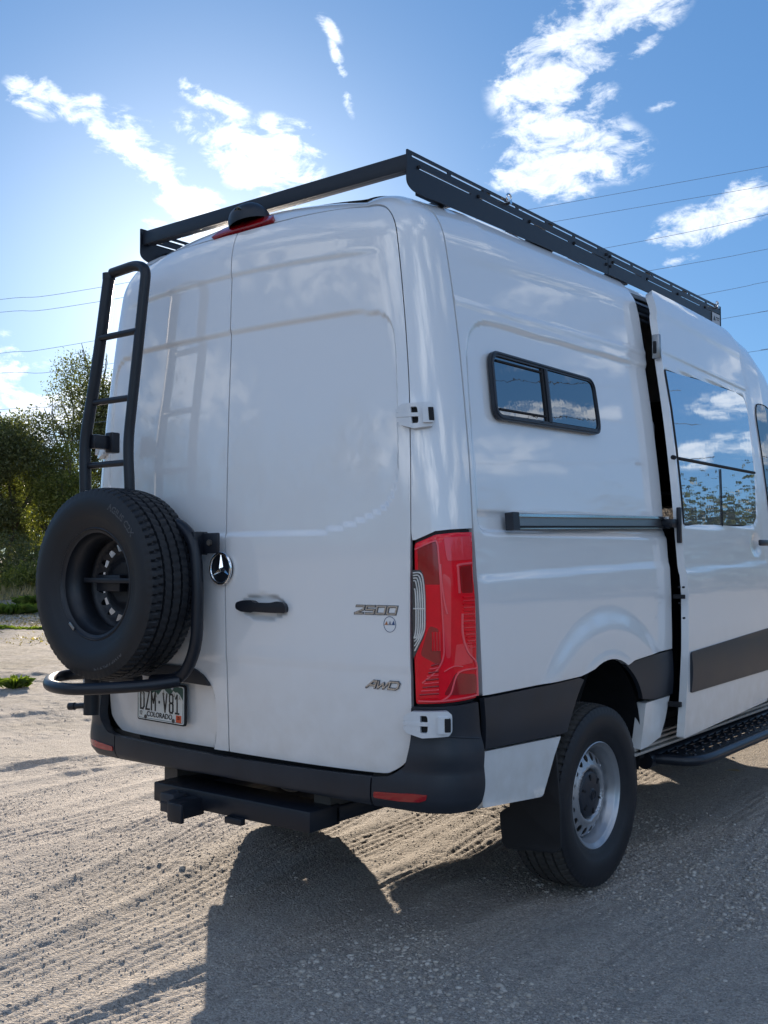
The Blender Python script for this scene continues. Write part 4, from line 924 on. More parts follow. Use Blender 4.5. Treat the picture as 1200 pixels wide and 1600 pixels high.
MB().tube(spl3(HP),.023,18).build('tyre_hoop',BLACK,ca,True)
MB().tube([(-.685,-.10,.93),(-.685,-.105,.738)],.033,18).build('post',BLACK,ca,True)
MB().tube([(-.70,-.11,.775),(-.775,-.135,.768)],.012,12).tube([(-.762,-.131,.769),(-.79,-.139,.767)],.016,12).build('locking_pin',BLACK,ca,True)
MB().box((-.040,-.045,1.450),(.060,.006,.040),bev=.004).box((-.075,-.06,1.45),(.012,.035,.045),bev=.004).build('mounting_bracket',BLACK,ca,True)
MB().tube([(-.022,-.050,1.452),(-.022,-.062,1.452)],.012,6).build('bolt',UNDER,ca,True)
MB().box((-.44,-.075,1.287),(.30,.02,.03),bev=.004).box((-.44,-.05,1.287),(.10,.05,.10),bev=.01).build('wheel_mount',BLACK,ca,True)
SPC=Vector((-.450,-.176,1.292))
sp=empty('spare_wheel',(0,0,0),VAN); sp['label']='spare wheel in black rim strapped to the rear carrier'
o=bpy.data.objects.new('tyre',TYS); COL.objects.link(o); o.parent=sp
sb=lathe([(.088,.2235),(.0965,.2235),(.0985,.2200),(.0955,.2165),(.090,.2145),(.086,.203),(.060,.200),(.052,.190),(.030,.176),(-.010,.172),(-.02,.180),(-.045,.184),(-.06,.186),(-.09,.19),(-.10,.215)],96).build('rim',RIMB,sp,True,60)
def dee(r0,nh,off=0):
    H=[]
    for k in range(nh):
        c=2*math.pi*(k+off)/nh; pl=[]
        for q in range(9):
            b=-math.pi/2+math.pi*q/8; rr_=r0-.010+.026*math.cos(b); tt=.017*math.sin(b); pl.append((rr_*math.cos(c)-tt*math.sin(c),rr_*math.sin(c)+tt*math.cos(c)))
        H.append(pl)
    return H
disc_sheet('wheel_disc',[(0,-.045),(.08,-.045),(.105,-.058),(.125,-.058),(.150,-.045),(.165,-.030),(.188,-.02)],dee(.1415,16,.5),RIMB,sp,step=.010,ro=.187)
# the strap bar across the rim and its bolt plate
MB().box((.030,.0,.012),(.006,.150,.010),bev=.003).box((.022,.0,.012),(.010,.150,.003)).box((-.02,-.04,.0),(.02,.075,.034),bev=.005).build('clamp_bar',BLACK,sp,True)
wt=MB().box((.101,0,0),(.004,.020,.007),M=Matrix.Translation((0,0,0)),bev=.002).build('balance_weight',ALU,sp,True)
aw=rad(-128)
for v in wt.data.vertices:
    r_=.2175+v.co.z; a_=aw+v.co.y/.2175; v.co=Vector((v.co.x,-r_*math.cos(a_)*-1,r_*math.sin(a_)))
# moulded words on the sidewall
def bent(R0,a0,sgn,x0=.1215):
    def f(c):
        r=R0+sgn*c.y; a=a0-sgn*c.x/R0
        return Vector((x0+c.z,r*math.cos(a),r*math.sin(a)))
    return f
def sw(txt,size,R0,a0,sgn=1,x0=.1212): return text_mesh(txt,size,None,LETTER,'tyre_lettering',sp,ext=.0012,bend=bent(R0,a0,sgn,x0),bold=.0006)
sw('AGILIS C2X',.036,.312,rad(52)); sw('LT245/75R16',.034,.338,rad(-68),-1,.1205)
# local x -> -Y (towards the camera side), local y -> +X
sp.matrix_parent_inverse=Matrix.Identity(4); sp.rotation_euler=(0,0,rad(-90)); sp.location=SPC
# ---------------- third brake light and camera pod
bl=sheet('brake_light',rpoly([(-.235,2.657),(-.10,2.660),(.02,2.660),(.15,2.662),(.29,2.668),(.285,2.690),(.20,2.712),(-.05,2.706),(-.17,2.682)],[.01]*9,3),body(lambda s,t:.020-.012*sstep(2.68,2.71,t)),REDD,VAN,step=.02,bstep=.012,depth=.02)
bm_=MB(); 
V=[];F=[];nu,nv=20,12
for i in range(nv+1):
    ph=math.pi*i/nv*.5
    for k in range(nu):
        a=2*math.pi*k/nu
        cx=.098*math.cos(a)*(abs(math.cos(ph))**.6); cy=.075*math.sin(a)*(abs(math.cos(ph))**.6); zz=.072*math.sin(ph)
        V.append((.028+cx-.022*(zz/.1),.115+cy-.02*(zz/.1),2.730+zz+.012*math.cos(a)))
for i in range(nv):
    for k in range(nu): F.append((i*nu+k,i*nu+(k+1)%nu,(i+1)*nu+(k+1)%nu,(i+1)*nu+k))
bm_.add(V,F); bm_.build('camera_pod',PLAS,VAN,True,60)
MB().tube([(.03,.055,2.765),(.03,.043,2.762)],.022,16).build('camera_lens',GLASS,VAN,True)
# ---------------- roof rack
rk=empty('roof_rack',(0,0,0),VAN); XR=.755
def yz(xo): return lambda p,d: Vector((xo+d,p[0],p[1]))
def side_plate(sg,y0,y1,first,last):
    if first: o=[(y0,2.888),(y0,2.762),(y0+.035,2.743),(y0+.10,2.738),(y0+.20,2.744),(y1,2.775)]+[(y1,2.895)]
    else: o=[(y0,2.895),(y0,2.776),(y1,2.785),(y1,2.905)]
    o=rpoly(o,[.004,.02,.03,.03,.03,.002,.002] if first else .002,4)
    top=lambda y: 2.888+.005*(y-.19)
    H=[]
    y=y0+.03; 
    while y<y1-.1:
        L_=min(.235,y1-.02-y); z=top(y)-.016
        H.append(rpoly([(y,z-.005),(y+L_,z-.004),(y+L_,z+.004),(y,z+.003)],.003,2)); y+=L_+.022
    y=y0+.07 if first else y0+.03
    while y<y1-.1:
        L_=min(.36,y1-.02-y); z=top(y)-.052
        H.append(rpoly([(y,z-.0035),(y+L_,z-.002),(y+L_,z+.0035),(y,z+.002)],.002,2)); y+=L_+.05
    def F_(u,v):
        P=np.stack([np.full_like(u,sg*XR),u,v],-1); n=np.tile([sg*1.,0,0],(len(u),1)); return P,n
    return sheet('side_plate',o,F_,RACK,rk,step=.05,bstep=.05,holes=H,depth=.005)
RACK=mat('rack_powder_coat',(.016,.020,.029),.40,nscale=30,namt=.2,bump=.15,bscale=500,bumpd=.0005)
for sg in (1,-1):
    side_plate(sg,.190,1.845,True,False); side_plate(sg,1.850,3.395,False,True)
    MB().box((sg*(XR-.022),3.385,2.838),(.022,.008,.064),bev=.002).build('end_plate',RACK,rk,True)
    y=.26
    while y<3.3:
        MB().tube([(sg*(XR-.004),y,2.838+.005*y-.001),(sg*(XR+.006),y,2.838+.005*y-.001)],.008,6).build('bolt',GAP,rk,True); y+=.41
    MB().box((sg*(XR-.015),1.8475,2.842),(.012,.05,.040),bev=.002).build('joint_plate',RACK,rk,True)
    for z_ in (2.868,2.82):
        for y_ in (1.825,1.870): MB().tube([(sg*(XR-.004),y_,z_),(sg*(XR+.006),y_,z_)],.008,6).build('bolt',GAP,rk,True)
for y_ in (.240,.75,1.28,1.85,2.35,2.85,3.36):
    MB().box((0,y_,2.852 if y_<.5 else 2.874+.003*y_),(XR-.008,.030,.014 if y_<.5 else .010),bev=.004).box((0,y_,2.832 if y_<.5 else 2.867+.003*y_),(XR-.008,.018,.010 if y_<.5 else .005),bev=.002).build('crossbar',RACK,rk,True)
MB().box((0,.206,2.845),(XR-.008,.006,.030),bev=.002).build('rear_fairing_bar',RACK,rk,True)
for sg in (1,-1):
    for y_ in (.40,1.22,2.0,2.8):
        MB().box((sg*(XR-.030),y_,2.772+.010*y_),(.022,.09,.020),bev=.003).build('foot',RACK,rk,True)
# eye bolts on the top slots
for y_ in (.89,3.30):
    e=MB(); c=Vector((XR+.012,y_,2.878+.004*y_)); e.tube([c+Vector((0,.017*math.cos(a),.017*math.sin(a)+.010)) for a in np.linspace(0,2*math.pi,21)[:-1]],.0045,8,closed=True); e.tube([c+Vector((-.02,0,-.008)),c+Vector((.01,0,-.008))],.010,10); e.build('eye_bolt',CHROME,rk,True)
lb=MB().box((XR+.0035,3.30,2.812),(.001,.062,.034)); lb.build('maker_label',STICK,rk)
lb=MB(); lb.add([(XR+.006,3.252,2.800),(XR+.006,3.290,2.800),(XR+.006,3.271,2.830)],[(0,1,2)]); lb.box((XR+.0055,3.325,2.822),(.0006,.026,.003)).box((XR+.0055,3.325,2.810),(.0006,.020,.002)); lb.build('label_print',INK,rk)
# ---------------- running board
rbd=empty('running_board',(0,0,0),VAN); YB0=1.86; YB1=4.62  # unseen front end lengthened to block sunlight under the van
MB().tube([(.905,YB0,.425),(.905,YB1,.425)],.040,20).build('inner_tube',BLACK,rbd,True)
MB().tube(arc_pts([(.93,YB0+.06,.430),(1.10,YB0+.11,.425),(1.125,YB0+.25,.425),(1.125,YB1-.2,.425),(.93,YB1-.08,.43)],[.08,.08,.08],7),.025,16).build('outer_tube',BLACK,rbd,True)
def SF(u,v): 
    P=np.stack([u,v,np.full_like(u,.446)],-1); return P,np.tile([0,0,1.],(len(u),1))
H=[]
for r_ in range(3):
    for k in range(24):
        y_=YB0+.22+k*.118+(.06 if r_%2 else 0); x_=.965+.045*r_; H.append(rpoly([(x_-.007,y_-.036),(x_+.007,y_-.036),(x_+.007,y_+.036),(x_-.007,y_+.036)],.006,3))
H=[h for h in H if max(p[1] for p in h)<YB1-.1]
sheet('step_plate',[(.93,YB0+.12),(1.108,YB0+.14),(1.108,YB1-.14),(.93,YB1-.1)],SF,BLACK,rbd,step=.2,bstep=.1,holes=H,depth=.004)
tr=MB()
for r_ in range(4):
    for k in range(23):
        y_=YB0+.18+k*.108; x_=.944+.045*r_; tr.tube([(x_,y_,.445),(x_,y_,.452)],[.010,.006],8)
o=tr.build('grip_studs',BLACK,rbd,True)
for y_ in (2.1,2.95,3.7,4.4): MB().tube([(.905,y_,.43),(.62,y_,.47)],.02,10).build('bracket',BLACK,rbd,True)
rb2=empty('running_board',(0,0,0),VAN)  # unseen left board, mirrored from the right and added to block sunlight beneath
MB().tube([(-.905,YB0,.425),(-.905,YB1,.425)],.040,14).build('inner_tube',BLACK,rb2,True)
MB().tube(arc_pts([(-.93,YB0+.06,.430),(-1.10,YB0+.11,.425),(-1.125,YB0+.25,.425),(-1.125,YB1-.2,.425),(-.93,YB1-.08,.43)],[.08,.08,.08],5),.025,12).build('outer_tube',BLACK,rb2,True)
MB().box((-1.018,(YB0+YB1)/2,.444),(.088,(YB1-YB0)/2-.13,.003)).build('step_plate',BLACK,rb2)
for mir in (1,-1):  # front arch liners, out of view, added to stop sunlight through the arches
    mb=MB(); ring=[]
    for k,xx in enumerate((.95,.80,.60)): ring.append([(mir*xx,5.09+.45*math.cos(rad(a)),.50+.46*math.sin(rad(a))) for a in range(-10,191,10)])
    n_=len(ring[0]); mb.add([p for r in ring for p in r],[(i*n_+j,i*n_+j+1,(i+1)*n_+j+1,(i+1)*n_+j) for i in range(2) for j in range(n_-1)]); mb.add(ring[2],[tuple(range(n_))]); mb.build('arch_liner',LINER,VAN,True)
MB().box((0,4.2,.52),(.62,1.5,.10)).build('drive_train',UNDER,VAN)
for mir in (1,-1): MB().box((mir*.885,3.25,.485 if mir<0 else .505),(.02,1.45,.085 if mir<0 else .062)).build('sill',GAP,VAN)  # sills added to block sunlight passing under the van, deeper on the left
# ------------------------------------------------------------------ ground
_perm=rng.permutation(512)
def vnoise(x,y,seed=0):
    xi=np.floor(x).astype(int); yi=np.floor(y).astype(int); fx=x-xi; fy=y-yi; fx=fx*fx*(3-2*fx); fy=fy*fy*(3-2*fy)
    def h(i,j): return _perm[(_perm[(i+seed*17)&511]+j)&511]/511.
    return (h(xi,yi)*(1-fx)+h(xi+1,yi)*fx)*(1-fy)+(h(xi,yi+1)*(1-fx)+h(xi+1,yi+1)*fx)*fy
def fbm(x,y,o=4,seed=0,g=.5):
    s=0;a=1;t=0
    for k in range(o): s=s+a*vnoise(x*2**k,y*2**k,seed+k); t+=a; a*=g
    return s/t-.5
def gz(x,y):
    x=np.asarray(x,float); y=np.asarray(y,float)
    near=np.exp(-((x-1)**2+(y-1)**2)/600.)
    wx=x+.25*fbm(x*.6,y*.6,3,3)*near; wy=y+.25*fbm(x*.6+9,y*.6,3,4)*near
    h=.024*fbm(x*.8,y*.8,4,1)+.012*fbm(x*3.5,y*3.5,4,2)+.005*fbm(x*16,y*16,3,5)+.003*fbm(x*42,y*42,2,6)
    # bundles of tyre-tread lines sweeping across the yard
    def track(px,py,ang,curv,width,freq,amp,phase,rut):
        c,s_=math.cos(ang),math.sin(ang); u=(wx-px)*c+(wy-py)*s_; v=-(wx-px)*s_+(wy-py)*c-curv*u*u
        m=sstep(width,width*.72,np.abs(v))*sstep(-.30,.05,fbm(x*.9,y*.9,2,8)+.12)
        brk=.5+.9*fbm(u*1.3,v*5,3,9)
        rid=np.abs(np.sin(v*freq+phase))**.7
        return m*amp*rid*np.clip(brk+.25,.15,1)-rut*sstep(width*1.3,width*.5,np.abs(v))+rut*.8*np.exp(-((np.abs(v)-width*1.25)/.05)**2)
    T=[(-.8,0,rad(105),.02,.17,66,.009,0,.008),(-1.25,.1,rad(101),.01,.15,74,.0095,1,.006),(-.30,-.4,rad(99),.03,.16,62,.0095,2,.008),(.02,-.5,rad(101),-.02,.13,70,.0095,.5,.006),
       (-1.7,1.2,rad(89),.03,.16,64,.0095,0,.008),(.33,-.6,rad(92),.0,.13,68,.0095,.4,.006),(.62,.8,rad(76),-.03,.14,70,.0095,.4,.007),(1.4,1.4,rad(94),.02,.16,62,.0095,.8,.008),(1.02,2.2,rad(88),.0,.13,66,.009,.8,.006),(.24,1.2,rad(97),.02,.15,64,.0095,1,.007),
       (-2.3,.6,rad(97),.02,.17,60,.014,1.3,.009),(-3.1,0,rad(90),-.02,.2,52,.010,.8,.010),(-2.7,2.5,rad(70),-.02,.2,52,.010,.8,.010),(2.1,.5,rad(80),.02,.15,62,.009,.8,.007),(-5,3,rad(72),.01,.25,42,.012,.2,.014),(-8,4,rad(62),.0,.3,36,.014,.2,.016),(-4,6,rad(25),.01,.25,42,.012,.5,.012)]
    for t in T: h=h+track(*t)
    h=h+.012*np.maximum(fbm(x*1.4+5,y*1.4,3,11)-.06,0)*4*np.clip(fbm(x*22,y*22,2,12)+.5,0,1)
    # swells further out, keep it flat under the wheels
    d=np.hypot(x,y-1); h=h+(.016*fbm(x*7,y*7,3,14)+.014*fbm(x*18,y*18,2,15))*sstep(2.8,6,d)*sstep(60,25,d); h=h*(1+np.clip((d-12)/60,0,1)*3)
    for (cx,cy) in ((WX,1.252),(-WX,1.252),(WX,5.09),(-WX,5.09)):
        k=np.exp(-((x-cx)**2/.02+(y-cy)**2/.02)); h=h*(1-k)-.006*k
    return h-.012
def graded(c,lo,hi,fine,span,grow,slow=(0,0)):
    out=[c]; st=fine; p=c
    while p<hi:
        if p>c+span[1]: st*=(1.012 if p<c+slow[1] else grow)
        p+=st; out.append(p)
    st=fine; p=c
    while p>lo:
        if p<c-span[0]: st*=(1.012 if p>c-slow[0] else grow)
        p-=st; out.append(p)
    return np.array(sorted(out))
gx=graded(.4,-3000,3000,.0115,(2.3,2.4),1.06,(16,0)); gy=graded(.6,-3000,3000,.0115,(1.9,1.6),1.06,(0,14))
GX,GY=np.meshgrid(gx,gy); GZ=gz(GX,GY)
nx,ny=len(gx),len(gy); me=bpy.data.meshes.new('ground'); me.vertices.add(nx*ny); me.vertices.foreach_set('co',np.stack([GX,GY,GZ],-1).ravel())
I=np.arange(nx*ny).reshape(ny,nx); Q=np.stack([I[:-1,:-1],I[:-1,1:],I[1:,1:],I[1:,:-1]],-1).reshape(-1,4)
me.loops.add(Q.size); me.loops.foreach_set('vertex_index',Q.ravel().astype(np.int32)); me.polygons.add(len(Q)); me.polygons.foreach_set('loop_start',np.arange(0,Q.size,4,dtype=np.int32)); me.polygons.foreach_set('loop_total',np.full(len(Q),4,np.int32))
me.polygons.foreach_set('use_smooth',np.ones(len(Q),bool)); me.update(calc_edges=True); me.validate()
def ground_mat():
    M=bpy.data.materials.new('gravel_dirt'); M.use_nodes=True; n=M.node_tree.nodes; l=M.node_tree.links; P=n['Principled BSDF']; P.inputs['Roughness'].default_value=.93; P.inputs['Specular IOR Level'].default_value=.25
    g=n.new('ShaderNodeNewGeometry')
    def nz(sc,de,ro=.6):
        a=n.new('ShaderNodeTexNoise'); a.inputs['Scale'].default_value=sc; a.inputs['Detail'].default_value=de; a.inputs['Roughness'].default_value=ro; l.new(g.outputs['Position'],a.inputs[0]); return a.outputs['Fac']
    def mixc(f,a,b,t='MIX'):
        x=n.new('ShaderNodeMix'); x.data_type='RGBA'; x.blend_type=t
        for s_,v in ((0,f),(6,a),(7,b)):
            if isinstance(v,tuple): x.inputs[s_].default_value=v
            elif isinstance(v,(int,float)): x.inputs[s_].default_value=v
            else: l.new(v,x.inputs[s_])
        return x.outputs[2]
    def ramp(f,a,b):
        r=n.new('ShaderNodeMapRange'); r.inputs[1].default_value=a; r.inputs[2].default_value=b; l.new(f,r.inputs[0]); return r.outputs[0]
    c=mixc(ramp(nz(.7,5),.35,.65),(.37,.31,.245,1),(.45,.385,.315,1))
    c=mixc(ramp(nz(6,6),.4,.7),c,(.27,.235,.20,1))
    v=n.new('ShaderNodeTexVoronoi'); v.inputs['Scale'].default_value=92; l.new(g.outputs['Position'],v.inputs[0])
    v2=n.new('ShaderNodeTexVoronoi'); v2.inputs['Scale'].default_value=190; l.new(g.outputs['Position'],v2.inputs[0])
    v3=n.new('ShaderNodeTexVoronoi'); v3.inputs['Scale'].default_value=22; l.new(g.outputs['Position'],v3.inputs[0]); hs3=n.new('ShaderNodeSeparateColor'); l.new(v3.outputs['Color'],hs3.inputs[0])
    hs=n.new('ShaderNodeSeparateColor'); l.new(v.outputs['Color'],hs.inputs[0]); hs2=n.new('ShaderNodeSeparateColor'); l.new(v2.outputs['Color'],hs2.inputs[0])
    c=mixc(.62,c,mixc(hs.outputs[0],(.18,.160,.145,1),(.52,.475,.42,1)))
    c=mixc(.42,c,mixc(hs2.outputs[1],(.14,.128,.118,1),(.60,.555,.50,1)))
    # drier, weedier ground beyond the yard
    d=n.new('ShaderNodeVectorMath'); d.operation='DISTANCE'; l.new(g.outputs['Position'],d.inputs[0]); d.inputs[1].default_value=(3,-3,0)
    c=mixc(ramp(d.outputs['Value'],26,46),c,(.26,.21,.145,1))
    # mottled surface further off: random brown and olive patches between paler gravel
    far_=ramp(d.outputs['Value'],7,14)
    pm=n.new('ShaderNodeMath'); pm.operation='MULTIPLY'; l.new(far_,pm.inputs[0]); l.new(ramp(nz(.9,8,.65),.44,.62),pm.inputs[1])
    c=mixc(pm.outputs[0],c,(.165,.150,.105,1))
    pm3=n.new('ShaderNodeMath'); pm3.operation='MULTIPLY'; l.new(far_,pm3.inputs[0]); pm3.inputs[1].default_value=.55
    c=mixc(pm3.outputs[0],c,mixc(hs3.outputs[0],(.17,.15,.125,1),(.50,.44,.36,1)))
    pm2=n.new('ShaderNodeMath'); pm2.operation='MULTIPLY'; l.new(far_,pm2.inputs[0]); l.new(ramp(nz(5,8,.7),.50,.68),pm2.inputs[1])
    c=mixc(pm2.outputs[0],c,(.20,.165,.12,1))
    l.new(c,P.inputs['Base Color'])
    m1=n.new('ShaderNodeMath'); m1.operation='MULTIPLY_ADD'; l.new(v.outputs['Distance'],m1.inputs[0]); m1.inputs[1].default_value=-.9; m1.inputs[2].default_value=.5
    m2=n.new('ShaderNodeMath'); m2.operation='MULTIPLY_ADD'; l.new(v2.outputs['Distance'],m2.inputs[0]); m2.inputs[1].default_value=-.4; l.new(m1.outputs[0],m2.inputs[2])
    m3=n.new('ShaderNodeMath'); m3.operation='MULTIPLY_ADD'; l.new(nz(120,6,.7),m3.inputs[0]); m3.inputs[1].default_value=.8; l.new(m2.outputs[0],m3.inputs[2])
    b=n.new('ShaderNodeBump'); b.inputs['Strength'].default_value=.9; b.inputs['Distance'].default_value=.008; l.new(m3.outputs[0],b.inputs['Height']); l.new(b.outputs[0],P.inputs['Normal'])
    return M
GM=ground_mat(); me.materials.append(GM); go=bpy.data.objects.new('ground',me); COL.objects.link(go); tag(go,'pale gravelly dirt yard crossed by tyre tracks',None,None,'structure')
# pebbles
def icos():
    bm=bmesh.new(); bmesh.ops.create_icosphere(bm,subdivisions=1,radius=1); bm.verts.index_update(); v=np.array([tuple(x.co) for x in bm.verts]); f=np.array([[q.index for q in p.verts] for p in bm.faces]); bm.free(); return v,f
IV,IF=icos()
def stones_mat():
    M=bpy.data.materials.new('pebble_stone'); M.use_nodes=True; n=M.node_tree.nodes; l=M.node_tree.links; P=n['Principled BSDF']; P.inputs['Roughness'].default_value=.85
    g=n.new('ShaderNodeNewGeometry'); r=n.new('ShaderNodeValToRGB'); l.new(g.outputs['Random Per Island'],r.inputs[0]); e=r.color_ramp.elements
    e[0].color=(.20,.18,.165,1); e[1].color=(.54,.50,.45,1); x=e.new(.4); x.color=(.36,.32,.27,1); x=e.new(.75); x.color=(.50,.45,.39,1)
    t=n.new('ShaderNodeTexNoise'); t.inputs['Scale'].default_value=220; l.new(g.outputs['Position'],t.inputs[0]); b=n.new('ShaderNodeBump'); b.inputs['Distance'].default_value=.001; l.new(t.outputs['Fac'],b.inputs['Height']); l.new(b.outputs[0],P.inputs['Normal'])
    l.new(r.outputs[0],P.inputs['Base Color']); return M
SM=stones_mat()
def bulk(name,V,F,material):
    me=bpy.data.meshes.new(name); me.vertices.add(len(V)); me.vertices.foreach_set('co',V.ravel()); k=F.shape[1]
    me.loops.add(F.size); me.loops.foreach_set('vertex_index',F.ravel().astype(np.int32)); me.polygons.add(len(F)); me.polygons.foreach_set('loop_start',np.arange(0,F.size,k,dtype=np.int32)); me.polygons.foreach_set('loop_total',np.full(len(F),k,np.int32)); me.update(calc_edges=True); me.materials.append(material); return me
def pebbles(n,sz0,sz1,bx,name,clump):
    x=rng.uniform(bx[0],bx[1],n*3); y=rng.uniform(bx[2],bx[3],n*3); keep=(fbm(x*1.4+5,y*1.4,3,11)+rng.normal(0,.13,n*3))>clump; x=x[keep][:n]; y=y[keep][:n]; n=len(x)
    sz=sz0+(sz1-sz0)*rng.random(n)**3.2
    P=IV[None]*rng.uniform(.65,1.15,(n,12,1))*(sz[:,None,None]); P[:,:,0]*=rng.uniform(.8,1.4,(n,1)); P[:,:,2]*=rng.uniform(.4,.75,(n,1))
    a=rng.uniform(0,6.28,n); c,s_=np.cos(a)[:,None],np.sin(a)[:,None]; X=P[:,:,0]*c-P[:,:,1]*s_; Y=P[:,:,0]*s_+P[:,:,1]*c
    V=np.stack([X+x[:,None],Y+y[:,None],P[:,:,2]+(gz(x,y)+sz*.05)[:,None]],-1).reshape(-1,3)
    F=(IF[None]+(np.arange(n)*12)[:,None,None]).reshape(-1,3)
    o=bpy.data.objects.new(name,bulk(name,V,F,SM)); COL.objects.link(o); return o
o=pebbles(48000,.0020,.0056,(-2.6,3.0,-1.5,3.2),'gravel',-.10); tag(o,'loose gravel and grit strewn over the dirt',None,None,'stuff')
o=pebbles(11000,.0045,.0125,(.5,3.4,-1.0,2.8),'gravel',.09); tag(o,'clumps of larger pebbles pushed up between the tyre tracks',None,None,'stuff')
o=pebbles(5000,.004,.011,(-8,5,-2,8),'gravel',-.02); tag(o,'coarser scattered pebbles over the wider yard',None,None,'stuff')
def stone(x,y,r,label):
    V=IV.copy()*rng.uniform(.75,1.1,(12,1)); bm=bmesh.new(); bmesh.ops.create_icosphere(bm,subdivisions=3,radius=1)
    sd_=rng.uniform(0,50)
    for v in bm.verts:
        k=1+.35*mnoise.noise(v.co*1.3+Vector((sd_,0,0)))+.10*mnoise.noise(v.co*4+Vector((sd_,3,0))); v.co=Vector((v.co.x*r*1.25*k,v.co.y*r*k,v.co.z*r*.65*k))
    me=bpy.data.meshes.new('stone'); bm.to_mesh(me); bm.free(); me.materials.append(SM); o=bpy.data.objects.new('stone',me); o.location=(x,y,float(gz(x,y))+r*.2); o.rotation_euler=(0,0,rng.uniform(0,6)); COL.objects.link(o)
    tag(o,label,'stone','loose stones on the yard')
# ------------------------------------------------------------------ vegetation
def rand_quads(C,size,aspect=1.0,up=0.0,rs=rng):
    n=len(C); a=rs.normal(size=(n,3)); a/=np.linalg.norm(a,axis=1,keepdims=True); b=rs.normal(size=(n,3)); b[:,2]+=up; b-=a*(a*b).sum(1,keepdims=True); b/=np.linalg.norm(b,axis=1,keepdims=True)
    s_=size*rs.uniform(.6,1.4,n)[:,None]; c=np.cross(a,b)*s_*aspect; b=b*s_
    V=np.stack([C-b,C+c*.6,C+b,C-c*.6],1).reshape(-1,3); F=np.arange(n*4).reshape(-1,4); return V,F
def obj_of(name,V,F,material,parent=None):
    o=bpy.data.objects.new(name,bulk(name,V,F,material)); COL.objects.link(o)
    if parent is not None: o.parent=parent
    return o
def tree(x,y,h,cw,label,group,seed,leaf=LEAF,nleaf=16000,lsize=.11,den=2.4,first=.30,lean=0,sparse=1.0,low=.18):
    rs=np.random.default_rng(seed); R_=random.Random(seed)
    nleaf=int(nleaf*den); lsize*=.66
    root=empty('cottonwood_tree',(x,y,0)); tag(root,label,'tree',group)
    mb=MB(); tips=[]
    def grow(p,d,L,r,depth):
        n=5; pts=[p]; q=p
        for i in range(n):
            d=(d+Vector((R_.gauss(0,.13),R_.gauss(0,.13),R_.gauss(0,.07)+.02))).normalized(); q=q+d*L/n; pts.append(q)
        mb.tube(pts,[r*(1-.5*i/n) for i in range(n+1)],8 if depth<2 else 5,cap=False)
        if depth>=2: tips.append((pts[3],L*.5))
        if depth>=3: tips.append((q,L*.75)); return
        k=R_.choice((3,4)) if depth else 5
        for j in range(k):
            a=R_.uniform(0,6.28)+j*6.28/k; sp_=R_.uniform(.45,.95); t=Vector((math.cos(a),math.sin(a),0)); nd=(d*math.cos(sp_)+t*math.sin(sp_)*1.0+Vector((0,0,.12))).normalized()
            st=pts[R_.choice((3,4,5))] if j else q
            grow(st,nd,L*R_.uniform(.55,.80),r*.55,depth+1)
    grow(Vector((0,0,-.2)),Vector((lean,0,1)).normalized(),h*first,h*.028,0)
    trunk=mb
    T=np.array([tuple(t[0]) for t in tips]); kz=h*.86/(T[:,2].max()+.3); kx=cw*.42/(np.percentile(np.hypot(T[:,0],T[:,1]),92)+.3)
    V=np.array(trunk.v)*[kx,kx,kz]; trunk.v=[tuple(v) for v in V]; T=T*[kx,kx,kz]
    trunk.build('trunk',BARK,root,True,70)
    # foliage masses: uneven clumps filling a rounded envelope, pulled towards the branch tips
    nb=26; u_=rs.normal(size=(nb,3)); u_/=np.linalg.norm(u_,axis=1,keepdims=True); q_=rs.random(nb)**.45
    B=u_*q_[:,None]*[cw*.42,cw*.42,h*.30]+[lean*h*.3,0,h*.62]; pick=T[rs.integers(0,len(T),nb)]; B=B*.7+pick*.3
    sk=rs.random(nb)<low*1.6; B[sk,2]*=rs.uniform(.35,.7,sk.sum())
    rb_=rs.uniform(.075,.135,nb)*h*.9
    w_=rb_**2; idx=rs.choice(nb,nleaf,p=w_/w_.sum()); d=rs.normal(size=(nleaf,3)); d/=np.linalg.norm(d,axis=1,keepdims=True)
    lump=1+.28*np.sin(d[:,0]*7+idx)*np.sin(d[:,1]*6+idx*2)*np.sin(d[:,2]*8+idx*3)+.25*rs.normal(size=nleaf)*.5
    C=B[idx]+d*(rb_[idx]*lump*rs.random(nleaf)**.35)[:,None]*[1.15,1.15,.8]
    C=C[C[:,2]>.3]; V,F=rand_quads(C,lsize,.8,0,rs); obj_of('crown',V,F,leaf,root)
    return root
def shrub(name,x,y,w,h,label,cat,leaf,n,ls,seed,group=None,flat=False):
    rs=np.random.default_rng(seed); k=max(4,int(w*4)); cx=rs.normal(0,w*.25,k); cy=rs.normal(0,w*.25,k); ch=rs.uniform(.35,.8,k)*h
    i=rs.integers(0,k,n); d=rs.normal(size=(n,3)); d/=np.linalg.norm(d,axis=1,keepdims=True); r=rs.random(n)**.4
    C=np.stack([cx[i]+d[:,0]*r*w*.25,cy[i]+d[:,1]*r*w*.25,np.abs(ch[i]*.6+d[:,2]*r*h*.35)],1); V,F=rand_quads(C,ls,.5,.6,rs)
    o=obj_of(name,V+np.array([0,0,0]),F,leaf); o.location=(x,y,float(gz(x,y))-.02); tag(o,label,cat,group); return o
